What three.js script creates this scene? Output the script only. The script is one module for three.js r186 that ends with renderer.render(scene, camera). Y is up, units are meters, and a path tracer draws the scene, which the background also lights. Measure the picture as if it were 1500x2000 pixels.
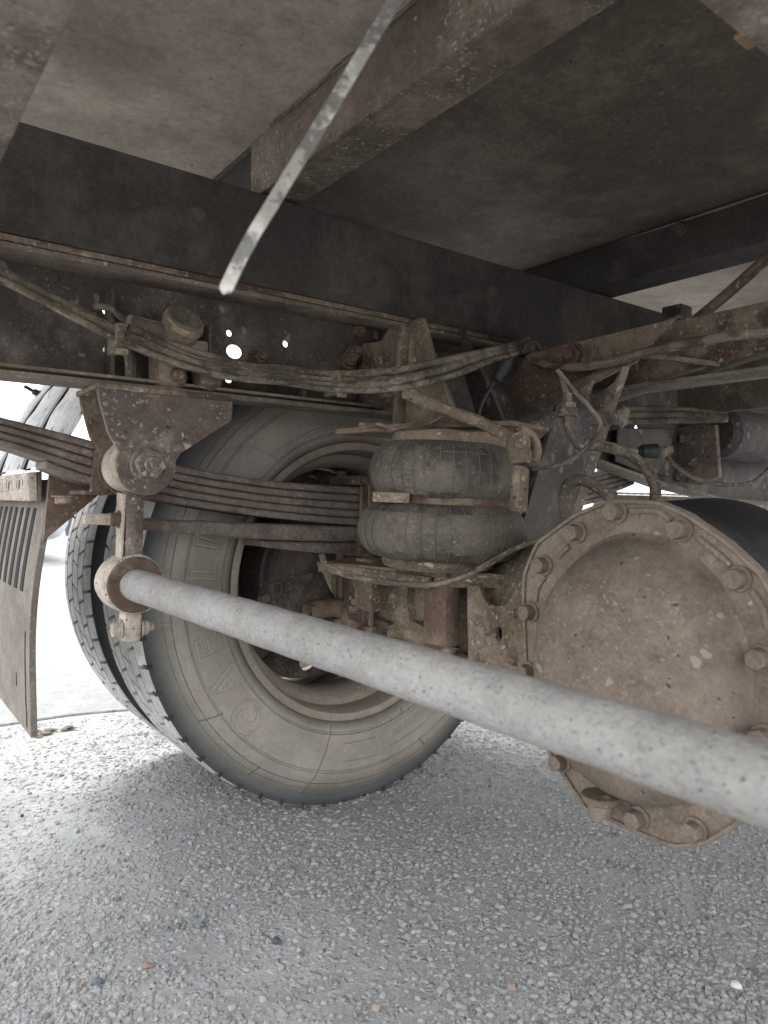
import * as THREE from 'three';
import { mergeGeometries, mergeVertices, toCreasedNormals } from 'three/addons/utils/BufferGeometryUtils.js';
import { RoundedBoxGeometry } from 'three/addons/geometries/RoundedBoxGeometry.js';

// ------------------------------------------------------------------ camera, sky, sun, exposure
const scene = new THREE.Scene();
const rad = Math.PI / 180, F0 = 1402.4, CAM_H = 0.70;
const camera = new THREE.PerspectiveCamera(2 * Math.atan(1000 / F0) / rad, 0.75, 0.02, 400);
camera.rotation.order = 'YXZ';
camera.rotation.set(-0.722 * rad, -36.968 * rad, 0.674 * rad);
camera.position.set(0, CAM_H, 0);
camera.updateMatrixWorld(true);
camera.focus = 1.3; camera.userData.fStop = 7;
scene.add(camera);

function skyTexture() {
  const W = 256, H = 128, d = new Float32Array(W * H * 4);
  for (let y = 0; y < H; y++) for (let x = 0; x < W; x++) {
    const el = (y + 0.5) / H * Math.PI - Math.PI / 2, s = Math.sin(el);
    const l = s > 0 ? 1.05 + 0.45 * s : 0.62, i = (y * W + x) * 4;
    d[i] = l * 0.965; d[i + 1] = l; d[i + 2] = l * 1.035; d[i + 3] = 1;
  }
  const t = new THREE.DataTexture(d, W, H, THREE.RGBAFormat, THREE.FloatType);
  t.mapping = THREE.EquirectangularReflectionMapping; t.magFilter = t.minFilter = THREE.LinearFilter; t.needsUpdate = true;
  return t;
}
scene.background = scene.environment = skyTexture();
const sun = new THREE.DirectionalLight(new THREE.Color().setRGB(1, 0.96, 0.9), 1.5);
sun.position.set(1.5, 10, -7.5); sun.target.position.set(1, 0, -1);
sun.castShadow = true; sun.shadow.radius = 38; sun.shadow.mapSize.set(2048, 2048);
Object.assign(sun.shadow.camera, { left: -7, right: 7, top: 7, bottom: -7, near: 0.5, far: 40 });
scene.add(sun, sun.target);
const renderer = new THREE.WebGLRenderer({ antialias: true });
renderer.toneMapping = THREE.LinearToneMapping;
renderer.toneMappingExposure = 2.7;
renderer.shadowMap.enabled = true;

// ------------------------------------------------------------------ helpers
const V = (x, y, z) => new THREE.Vector3(x, y, z);
let seed = 1;
const rnd = () => { seed = (seed * 1664525 + 1013904223) >>> 0; return seed / 4294967296; };
const rr = (a, b) => a + (b - a) * rnd();
const lerp = (a, b, t) => a + (b - a) * t;
const sst = (a, b, x) => { const t = Math.min(1, Math.max(0, (x - a) / (b - a))); return t * t * (3 - 2 * t); };
// a point of the place measured from the photograph: the sight line through (px, py) met with the plane axis = value
const CR = V(1, 0, 0).applyQuaternion(camera.quaternion), CU = V(0, 1, 0).applyQuaternion(camera.quaternion), CF = V(0, 0, -1).applyQuaternion(camera.quaternion);
function at(px, py, axis, v) {
  const d = CF.clone().addScaledVector(CR, (px - 750) / F0).addScaledVector(CU, -(py - 1000) / F0);
  const k = axis === 'D' ? v : (v - camera.position[axis]) / d[axis];
  return camera.position.clone().addScaledVector(d, k);
}
const path = (list, axis, v) => list.map(([x, y, w]) => at(x, y, axis, w ?? v));

const bases = new WeakMap(), counts = {};
function numbered(n) { counts[n] = (counts[n] ?? -1) + 1; return counts[n] ? n + '_' + String(counts[n]).padStart(3, '0') : n; }
function thing(name, label, category, p, group) {
  const o = new THREE.Group(); o.name = numbered(name); o.position.copy(p);
  o.userData = { label, category }; if (group) o.userData.group = group;
  bases.set(o, p.clone()); scene.add(o); return o;
}
function uvBox(g) {                                        // uv in metres, by the dominant direction of each face
  if (g.index) g = g.toNonIndexed();
  const p = g.attributes.position, n = p.count, uv = new Float32Array(n * 2), a = V(), b = V(), c = V();
  for (let i = 0; i < n; i += 3) {
    a.fromBufferAttribute(p, i); b.fromBufferAttribute(p, i + 1); c.fromBufferAttribute(p, i + 2);
    const N = b.clone().sub(a).cross(c.clone().sub(a)); const x = Math.abs(N.x), y = Math.abs(N.y), z = Math.abs(N.z);
    [a, b, c].forEach((q, k) => {
      let u, v; if (z >= x && z >= y) { u = q.x; v = q.y; } else if (x >= y) { u = q.z + .37; v = q.y; } else { u = q.x + .13; v = q.z; }
      uv[(i + k) * 2] = u; uv[(i + k) * 2 + 1] = v;
    });
  }
  g.setAttribute('uv', new THREE.BufferAttribute(uv, 2)); return g;
}
function uvPlanar(g) { const p = g.attributes.position, u = g.attributes.uv; for (let i = 0; i < p.count; i++) u.setXY(i, p.getZ(i) + p.getX(i) * .35, p.getY(i) + p.getX(i) * .35); return g; }
const plain = g => { g = g.index ? g.toNonIndexed() : g.clone(); for (const k of Object.keys(g.attributes)) if (!['position', 'normal', 'uv'].includes(k)) g.deleteAttribute(k); g.morphAttributes = {}; if (!g.attributes.normal) g.computeVertexNormals(); if (!g.attributes.uv) g.setAttribute('uv', new THREE.BufferAttribute(new Float32Array(g.attributes.position.count * 2), 2)); return g; };
// geometries are given in world coordinates; each part is one mesh under its thing
function part(name, geos, m, parent, keepUV) {
  let g = Array.isArray(geos) ? (geos.length > 1 ? mergeGeometries(geos.map(plain)) : plain(geos[0])) : plain(geos);
  if (!keepUV) g = uvBox(g);
  const b = bases.get(parent); g.translate(-b.x, -b.y, -b.z);
  const o = new THREE.Mesh(g, m); o.name = name; o.castShadow = o.receiveShadow = true;
  bases.set(o, b); parent.add(o); return o;
}
function solo(name, geos, m, label, category, p, group, keepUV) {
  let g = Array.isArray(geos) ? (geos.length > 1 ? mergeGeometries(geos.map(plain)) : plain(geos[0])) : plain(geos);
  if (!keepUV) g = uvBox(g);
  g.translate(-p.x, -p.y, -p.z);
  const o = new THREE.Mesh(g, m); o.name = numbered(name); o.position.copy(p); o.castShadow = o.receiveShadow = true;
  o.userData = { label, category }; if (group) o.userData.group = group;
  bases.set(o, p.clone()); scene.add(o); return o;
}
function structure(name, geo, m, keepUV) {
  const o = new THREE.Mesh(keepUV ? geo : uvBox(geo), m); o.name = name; o.userData = { kind: 'structure' }; o.receiveShadow = true; scene.add(o); return o;
}
function box(x0, x1, y0, y1, z0, z1, r = 0.0025) {
  const w = Math.abs(x1 - x0), h = Math.abs(y1 - y0), d = Math.abs(z1 - z0);
  r = Math.min(r, w * .3, h * .3, d * .3);
  return new RoundedBoxGeometry(w, h, d, 1, r).translate((x0 + x1) / 2, (y0 + y1) / 2, (z0 + z1) / 2);
}
function bar(p, q, w, h, up = V(0, 1, 0), r = 0.002) {       // rectangular bar from p to q
  const L = p.distanceTo(q), g = new RoundedBoxGeometry(w, h, L, 1, Math.min(r, w * .3, h * .3));
  const z = q.clone().sub(p).normalize(), x = up.clone().cross(z).normalize(), y = z.clone().cross(x);
  return g.applyMatrix4(new THREE.Matrix4().makeBasis(x, y, z).setPosition(p.clone().add(q).multiplyScalar(.5)));
}
function cyl(p, q, r0, r1 = r0, n = 28, bev = 0.0015) {      // capped cylinder with chamfered rims
  const L = p.distanceTo(q), b = Math.min(bev, L * .2, r0 * .3);
  const prof = [[0, 0], [r0 - b, 0], [r0, b], [r1, L - b], [r1 - b, L], [0, L]].map(a => new THREE.Vector2(Math.max(a[0], 1e-5), a[1]));
  let g = toCreasedNormals(new THREE.LatheGeometry(prof, n), .6);
  const y = q.clone().sub(p).normalize();
  return g.applyQuaternion(new THREE.Quaternion().setFromUnitVectors(V(0, 1, 0), y)).translate(p.x, p.y, p.z);
}
const tube = (pts, r, n = 60, k = 10) => new THREE.TubeGeometry(new THREE.CatmullRomCurve3(pts, false, 'centripetal'), n, r, k, false);
// a flat plate: outline in a plane of constant axis, thickness t laid to either side (side -1, 0 or 1)
function plate(pts, axis, t, holes = [], side = 0, bev = 0.0015) {
  const to = axis === 'z' ? p => [p.x, p.y] : axis === 'x' ? p => [-p.z, p.y] : p => [p.x, -p.z];
  const s = new THREE.Shape(pts.map(p => new THREE.Vector2(...to(p))));
  for (const h of holes) {
    const [a, b] = to(h.c), e = new THREE.Path(); e.absellipse(a, b, h.r, h.ry ?? h.r, 0, Math.PI * 2, true, h.rot ?? 0); s.holes.push(e);
  }
  const b = Math.min(bev, t * .3);
  let g = new THREE.ExtrudeGeometry(s, { depth: t - 2 * b, bevelEnabled: true, bevelThickness: b, bevelSize: b, bevelOffset: -b, bevelSegments: 1, curveSegments: 20 });
  g.translate(0, 0, b + (side === 0 ? -t / 2 : side < 0 ? -t : 0));
  if (axis === 'x') g.rotateY(Math.PI / 2); if (axis === 'y') g.rotateX(-Math.PI / 2);
  const c = pts[0][axis]; g.translate(axis === 'x' ? c : 0, axis === 'y' ? c : 0, axis === 'z' ? c : 0);
  return g;
}
// surface of revolution, profile [radius, along]; uv: once round, once along
function rev(prof, segs, axis, c, o = {}) {
  const { a0 = 0, a1 = Math.PI * 2, crease = .55, wob = null } = o, P = [], U = [], I = [], L = [0];
  for (let i = 1; i < prof.length; i++) L.push(L[i - 1] + Math.hypot(prof[i][0] - prof[i - 1][0], prof[i][1] - prof[i - 1][1]));
  for (let j = 0; j <= segs; j++) {
    const t = a0 + (a1 - a0) * j / segs, s = Math.sin(t), k = Math.cos(t);
    prof.forEach(([r, a], i) => {
      const R = r + (wob ? wob(t, i) : 0);
      P.push(...(axis === 'z' ? [R * k, R * s, a] : axis === 'y' ? [R * k, a, R * s] : [a, R * s, -R * k]));
      U.push(1 - j / segs, L[i] / L[L.length - 1]);
    });
  }
  const n = prof.length;
  for (let j = 0; j < segs; j++) for (let i = 0; i < n - 1; i++) { const a = j * n + i, b = a + n; axis === 'y' ? I.push(a, a + 1, b, b, a + 1, b + 1) : I.push(a, b, a + 1, b, b + 1, a + 1); }
  const g = new THREE.BufferGeometry();
  g.setAttribute('position', new THREE.Float32BufferAttribute(P, 3)); g.setAttribute('uv', new THREE.Float32BufferAttribute(U, 2)); g.setIndex(I);
  return toCreasedNormals(g, crease).translate(c.x, c.y, c.z);
}
function hexBolt(r, h, washer = true, stud = 0) {            // along +y, seated at y = 0
  const g = []; let y = 0;
  if (washer) { g.push(cyl(V(0, 0, 0), V(0, h * .22, 0), r * 1.28, r * 1.28, 24, r * .06)); y = h * .22; }
  const b = r * .12, hx = new THREE.CylinderGeometry(r - b, r, b, 6); hx.translate(0, y + h - b / 2, 0);
  const body = new THREE.CylinderGeometry(r, r, h - b, 6, 1, false); body.translate(0, y + (h - b) / 2, 0);
  g.push(body, hx);
  if (stud) g.push(cyl(V(0, y + h, 0), V(0, y + h + stud, 0), r * .52, r * .52, 14, .001));
  return uvBox(mergeGeometries(g.map(plain)));
}
function putBolt(geo, m, parent, p, dir, turn = 0, name = 'bolt') {
  const o = new THREE.Mesh(geo, m); o.name = name; o.castShadow = o.receiveShadow = true;
  const b = bases.get(parent); o.position.copy(p).sub(b);
  o.quaternion.setFromUnitVectors(V(0, 1, 0), dir.clone().normalize()).multiply(new THREE.Quaternion().setFromAxisAngle(V(0, 1, 0), turn));
  parent.add(o); return o;
}
// uneven, caked-on dirt edges: moves each vertex a little by position
function rough(g, amp, f = 60) {
  g = mergeVertices((() => { const q = plain(g); q.deleteAttribute('uv'); q.deleteAttribute('normal'); return q; })(), 1e-5);
  const p = g.attributes.position;
  for (let i = 0; i < p.count; i++) {
    const x = p.getX(i) * f, y = p.getY(i) * f, z = p.getZ(i) * f;
    p.setXYZ(i, p.getX(i) + amp * Math.sin(y * 1.3 + z * 2.1 + Math.sin(x)), p.getY(i) + amp * Math.sin(x * 1.7 + z * 1.1 + Math.sin(y * 2)), p.getZ(i) + amp * Math.sin(x * 1.1 + y * 1.9 + 2));
  }
  return toCreasedNormals(g, .7);
}

// ------------------------------------------------------------------ procedural materials
const N = 1024;
function field(sd, freq, oct, gain = .5) {
  const out = new Float32Array(N * N); let amp = 1, tot = 0;
  for (let o = 0; o < oct; o++) {
    const f = freq << o, grid = new Float32Array(f * f); let s = (sd * 7919 + o * 104729 + 12345) >>> 0;
    for (let i = 0; i < f * f; i++) { s = (s * 1664525 + 1013904223) >>> 0; grid[i] = s / 4294967296; }
    for (let y = 0; y < N; y++) {
      const fy = y * f / N, y0 = fy | 0; let ty = fy - y0; ty = ty * ty * (3 - 2 * ty); const r0 = (y0 % f) * f, r1 = ((y0 + 1) % f) * f;
      for (let x = 0; x < N; x++) {
        const fx = x * f / N, x0 = fx | 0; let tx = fx - x0; tx = tx * tx * (3 - 2 * tx); const c0 = x0 % f, c1 = (x0 + 1) % f;
        const a = grid[r0 + c0], b = grid[r0 + c1], c = grid[r1 + c0], d = grid[r1 + c1];
        out[y * N + x] += amp * (a + (b - a) * tx + (c - a) * ty + (a - b - c + d) * tx * ty);
      }
    }
    tot += amp; amp *= gain;
  }
  let lo = 1e9, hi = -1e9; for (const v of out) { lo = Math.min(lo, v); hi = Math.max(hi, v); }
  for (let i = 0; i < out.length; i++) out[i] = (out[i] - lo) / (hi - lo);
  return out;
}
const FA = field(3, 4, 6, .55), FB = field(17, 8, 6, .6), FC = field(29, 128, 3, .8), FD = field(41, 32, 4, .6);
const toS = v => { v = Math.min(1, Math.max(0, v)); return 255 * (v <= .0031308 ? v * 12.92 : 1.055 * Math.pow(v, 1 / 2.4) - .055); };
const LUT = new Uint8Array(4097); for (let i = 0; i <= 4096; i++) LUT[i] = toS(i / 4096);
function tex(data, n, srgb) {
  const t = new THREE.DataTexture(data, n, n, THREE.RGBAFormat, THREE.UnsignedByteType);
  if (srgb) t.colorSpace = THREE.SRGBColorSpace;
  t.wrapS = t.wrapT = THREE.RepeatWrapping; t.magFilter = THREE.LinearFilter; t.minFilter = THREE.LinearMipmapLinearFilter; t.generateMipmaps = true; t.needsUpdate = true; return t;
}
function blobs(sd, n, r0, r1, stretch = 1.6) {             // irregular splats that wrap round
  const m = new Float32Array(N * N); seed = sd;
  for (let k = 0; k < n; k++) {
    const cx = rnd() * N, cy = rnd() * N, r = r0 + (r1 - r0) * Math.pow(rnd(), 3), st = 1 + rnd() * stretch, an = rnd() * 6.3, p1 = rnd() * 6, p2 = rnd() * 6, ca = Math.cos(an), sa = Math.sin(an), R = Math.ceil(r * 2);
    for (let y = -R; y <= R; y++) for (let x = -R; x <= R; x++) {
      const u = (x * ca + y * sa) / st, v = (-x * sa + y * ca) , t = Math.atan2(v, u), q = Math.hypot(u, v) / (r * (1 + .16 * Math.sin(2 * t + p1) + .12 * Math.sin(3 * t + p2) + .07 * Math.sin(7 * t + p1)));
      if (q < 1) { const i = ((cy + y + 2 * N) % N | 0) * N + ((cx + x + 2 * N) % N | 0); m[i] = Math.max(m[i], sst(1, .6, q)); }
    }
  }
  return m;
}
const SPK = blobs(901, 5200, 1.2, 4, 1), SPD = blobs(733, 4200, 1.2, 3.6, 2);
// dirty surface: base a..b, dust over it, light splats, dark pits, fine grain; size = metres one tile covers
function grime(o) {
  const { a, b, dust = [.3, .27, .22], dustAmt = .5, dustAt = [.45, .7], spots = 0, spotR = [2, 9], spot = [.4, .38, .34], spotAmt = .8, pits = 0, pitR = [1, 4], grain = .35, size = .7, rough: ro = .92, bump = .002, sd = 1, metal = 0, fine = .7, crack = 0, warm = 1 } = o, WM = [1 + .075 * warm, 1, 1 - .085 * warm];
  const SP = SPK, M = spots ? blobs(sd * 31 + 7, spots, spotR[0], spotR[1], .7) : null, Q = pits ? blobs(sd * 57 + 3, pits, pitR[0], pitR[1], 1.1) : null;
  const n = o.n ?? N, st = N / n, C = new Uint8Array(n * n * 4), B = new Uint8Array(n * n * 4), ox = (sd * 131) % N, oy = (sd * 277) % N;
  for (let Y = 0; Y < n; Y++) for (let X = 0; X < n; X++) {
    const y = Y * st, x = X * st, w = (Y * n + X) * 4, i = y * N + x, j = ((y + oy) % N) * N + (x + ox) % N, k = ((x + oy) % N) * N + (y + ox) % N;
    const t = sst(.3, .7, FA[j]), d = dustAmt * sst(dustAt[0], dustAt[1], FB[k] * .75 + FD[j] * .25), g = 1 + grain * (FC[j] - .5) * 2 + grain * (FD[k] - .5) * 1.1;
    const fs = fine * sst(.35, .65, FB[j]); let m = Math.max(M ? M[i] * spotAmt * (.6 + .4 * FD[j]) : 0, SP[j] * fs * .7), q = Math.max(Q ? Q[i] : 0, SPD[k] * fs * .7);
    let ck = crack ? sst(.03, .0, Math.abs(FA[k] - .5)) * sst(.5, .62, FB[j]) * crack : 0;
    for (let c = 0; c < 3; c++) {
      let v = lerp(lerp(a[c], b[c], t), dust[c], d) * g; v = lerp(v, spot[c], m); v *= (1 - .65 * q) * (1 - .6 * ck) * WM[c];
      C[w + c] = LUT[Math.min(4096, Math.max(0, v * 4096 | 0))];
    }
    C[w + 3] = 255;
    const h = 90 + 70 * (FC[j] - .5) + 60 * (FD[k] - .5) + 60 * m + 30 * d - 80 * q - 80 * ck; B[w] = B[w + 1] = B[w + 2] = Math.min(255, Math.max(0, h)); B[w + 3] = 255;
  }
  const mk = (D, s) => { const T = tex(D, n, s); T.repeat.set(1 / size, 1 / size); return T; };
  return new THREE.MeshStandardMaterial({ map: mk(C, true), bumpMap: mk(B), bumpScale: bump, roughness: ro, metalness: metal, side: THREE.DoubleSide });
}
const M = {
  rail: grime({ fine: .45, sd: 1, a: [.050, .043, .040], b: [.088, .076, .069], dust: [.185, .162, .145], dustAmt: .5, dustAt: [.5, .78], spots: 130, spotR: [3, 17], spot: [.26, .25, .245], spotAmt: .65, rough: .72, bump: .0015 }),
  rust: grime({ n: 512, sd: 2, a: [.075, .047, .037], b: [.125, .085, .066], dust: [.23, .19, .15], dustAmt: .65, spots: 260, spotR: [2, 11], spot: [.38, .35, .31], rough: .85 }),
  hanger: grime({ sd: 3, a: [.10, .078, .070], b: [.155, .125, .112], dust: [.25, .22, .195], dustAmt: .6, spots: 420, spotR: [3, 13], spot: [.42, .40, .37], spotAmt: .9, pits: 90, pitR: [2, 6], rough: .8, bump: .002 }),
  dusty: grime({ sd: 4, a: [.115, .09, .067], b: [.18, .146, .112], dust: [.255, .215, .17], dustAmt: .7, spots: 160, spotR: [2, 8], spot: [.46, .43, .38], pits: 160, pitR: [1, 4], bump: .0025, crack: .5 }),
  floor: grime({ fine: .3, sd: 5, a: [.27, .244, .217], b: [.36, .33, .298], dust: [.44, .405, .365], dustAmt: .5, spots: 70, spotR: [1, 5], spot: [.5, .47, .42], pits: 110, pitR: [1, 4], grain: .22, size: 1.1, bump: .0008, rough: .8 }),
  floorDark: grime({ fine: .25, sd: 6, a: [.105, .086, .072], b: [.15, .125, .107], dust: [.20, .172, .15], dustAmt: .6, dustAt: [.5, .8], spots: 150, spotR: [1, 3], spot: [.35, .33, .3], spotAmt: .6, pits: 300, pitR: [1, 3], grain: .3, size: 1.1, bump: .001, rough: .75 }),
  beam: grime({ n: 512, sd: 7, a: [.11, .091, .075], b: [.16, .136, .114], dust: [.23, .20, .17], dustAmt: .5, spots: 60, spotR: [2, 6], spot: [.5, .48, .45], bump: .0015, rough: .8 }),
  nearBeam: grime({ n: 512, sd: 8, a: [.105, .088, .075], b: [.16, .138, .12], dust: [.22, .195, .172], dustAmt: .7, spots: 120, spotR: [4, 14], spot: [.40, .38, .35], spotAmt: .5, size: .5, bump: .002 }),
  subframe: grime({ warm: 0.8, fine: .25, sd: 9, a: [.041, .036, .033], b: [.064, .056, .051], dust: [.105, .093, .084], dustAmt: .4, dustAt: [.55, .8], spots: 26, spotR: [3, 20], spot: [.12, .11, .105], spotAmt: .5, rough: .75, bump: .001 }),
  bar: grime({ warm: 0.05, sd: 10, a: [.268, .256, .24], b: [.305, .292, .275], dust: [.345, .331, .313], dustAmt: .5, pits: 1500, pitR: [1, 2.4], fine: .45, grain: .17, size: .4, bump: .0045, rough: .95 }),
  mud: grime({ warm: 0.5, n: 512, sd: 11, a: [.33, .285, .24], b: [.43, .38, .325], dust: [.50, .455, .405], dustAmt: .6, pits: 700, pitR: [1, 6], grain: .35, size: .4, bump: .003, rough: .95, crack: .6 }),
  cover: grime({ sd: 12, fine: .45, a: [.135, .111, .092], b: [.172, .144, .121], dust: [.215, .184, .156], dustAmt: .55, spots: 110, spotR: [2, 15], spot: [.40, .37, .33], spotAmt: .65, pits: 420, pitR: [1, 4], grain: .28, size: .6, bump: .0012, rough: .85 }),
  bag: grime({ sd: 13, a: [.058, .052, .046], b: [.092, .083, .073], dust: [.165, .149, .13], dustAmt: .6, spots: 130, spotR: [2, 7], spot: [.36, .335, .29], spotAmt: .6, size: .6, bump: .0006, fine: .4, grain: .25, rough: .85 }),
  leaf: grime({ n: 512, sd: 14, a: [.095, .076, .07], b: [.14, .115, .106], dust: [.20, .174, .157], dustAmt: .55, spots: 170, spotR: [3, 13], spot: [.30, .28, .26], spotAmt: .65, rough: .75, bump: .0015 }),
  hose: grime({ n: 512, sd: 15, a: [.065, .055, .044], b: [.115, .098, .078], dust: [.235, .205, .165], dustAmt: .7, dustAt: [.4, .7], spots: 300, spotR: [2, 7], spot: [.42, .39, .34], size: .3, bump: .001 }),
  black: grime({ warm: 0, fine: 0, n: 512, sd: 16, a: [.018, .018, .019], b: [.03, .03, .03], dust: [.07, .066, .06], dustAmt: .3, rough: .6, bump: .0006 }),
  tread: grime({ warm: 0, n: 512, sd: 17, a: [.42, .412, .40], b: [.52, .51, .495], dust: [.62, .61, .59], dustAmt: .7, pits: 120, pitR: [1, 3], size: .4, bump: .0008, rough: .9 }),
  groove: grime({ warm: 0, fine: .15, n: 512, sd: 18, a: [.035, .038, .042], b: [.05, .053, .058], dust: [.10, .10, .10], dustAmt: .3, rough: .8, bump: .0006 }),
  rim: grime({ n: 512, sd: 19, a: [.24, .214, .186], b: [.30, .27, .236], dust: [.345, .313, .275], dustAmt: .4, grain: .15, spots: 40, spotR: [1, 5], bump: .0006, rough: .8 }),
  drum: grime({ n: 512, sd: 20, a: [.06, .05, .046], b: [.10, .08, .072], dust: [.17, .145, .125], dustAmt: .5, spots: 200, spotR: [1, 5], spot: [.25, .22, .2], bump: .002 }),
  flap: grime({ n: 512, sd: 21, a: [.14, .128, .116], b: [.185, .171, .156], dust: [.24, .224, .206], dustAmt: .5, pits: 200, pitR: [1, 3], grain: .2, bump: .0006, size: .5 }),
  slot: flat(.02, .019, .018, { roughness: 1 }),
  ridge: flat(.135, .118, .097),
  flange: grime({ n: 512, fine: .4, sd: 23, a: [.158, .130, .108], b: [.198, .166, .14], dust: [.24, .206, .177], dustAmt: .5, spots: 40, spotR: [2, 7], spot: [.42, .39, .35], pits: 200, pitR: [1, 3], size: .5, bump: .001 }),
  fender: grime({ warm: 0, n: 512, sd: 22, a: [.50, .50, .49], b: [.58, .58, .57], dust: [.64, .63, .60], dustAmt: .5, pits: 260, pitR: [2, 14], grain: .25, bump: .003, size: .5 }),
};
function flat(r, g, b, o = {}) { return  new THREE.MeshStandardMaterial({ color: new THREE.Color().setRGB(r, g, b), roughness: .8, side: THREE.DoubleSide, ...o }); }

// ------------------------------------------------------------------ ground
function groundMaterial(sd, base, alt, speck) {
  const C = new Uint8Array(N * N * 4), B = new Uint8Array(N * N * 4), ox = sd * 211 % N, P = blobs(sd * 91 + 5, 5200, 2, 7, .8), D = blobs(sd * 13 + 77, 900, 1, 4, 1);
  for (let y = 0; y < N; y++) for (let x = 0; x < N; x++) {
    const i = y * N + x, j = y * N + (x + ox) % N, k = x * N + (y + ox) % N;
    const t = sst(.3, .7, FA[j]), g = 1 + .35 * (FC[j] - .5) + .3 * (FD[k] - .5), p = P[i] * speck;
    for (let c = 0; c < 3; c++) C[i * 4 + c] = LUT[Math.min(4096, Math.max(0, (lerp(base[c], alt[c], t) * g * (1 + .16 * p) * (1 - .35 * D[i] * speck)) * 4096 | 0))];
    C[i * 4 + 3] = 255; B[i * 4] = B[i * 4 + 1] = B[i * 4 + 2] = Math.min(255, Math.max(0, 60 + 70 * FC[j] + 40 * FD[k] + 85 * p - 40 * D[i])); B[i * 4 + 3] = 255;
  }
  const mk = (d, s) => { const T = tex(d, N, s); T.repeat.set(1 / 1.3, 1 / 1.3); return T; };
  return new THREE.MeshStandardMaterial({ map: mk(C, true), bumpMap: mk(B), bumpScale: .008, roughness: .96, side: THREE.DoubleSide });
}
const MG = groundMaterial(1, [.285, .287, .289], [.35, .349, .345], 1), MG2 = groundMaterial(2, [.225, .225, .222], [.265, .263, .258], .5);
{
  // base sheet to the horizon, with two cast slabs on it: a gap between them is the broken joint that the photo shows behind the tyres
  const base = new THREE.PlaneGeometry(300, 300).rotateX(-Math.PI / 2).translate(0, -.03, 0);
  structure('ground', base, flat(.10, .095, .085));
  seed = 5; const jx = []; for (let x = -12; x <= 14; x += .06) jx.push([x, -2.50 + .10 * x + .014 * Math.sin(x * 9) + rr(-.012, .012)]);
  const slab = (near, m, name) => {
    const pts = jx.map(([x, z]) => V(x, 0, z + (near ? .011 : -.011)));
    pts.push(V(14, 0, near ? 9 : -120), V(-12, 0, near ? 9 : -120));
    const g = plate(pts, 'y', .025, [], -1, .004); return structure(name, g, m);
  };
  slab(true, MG, 'concrete_pavement'); slab(false, MG2, 'far_pavement');
  for (const [x0, x1] of [[-150, -12.02], [14.02, 150]]) structure('yard_pavement', box(x0, x1, -.025, -.001, -120, 9), MG2);
}
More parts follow.
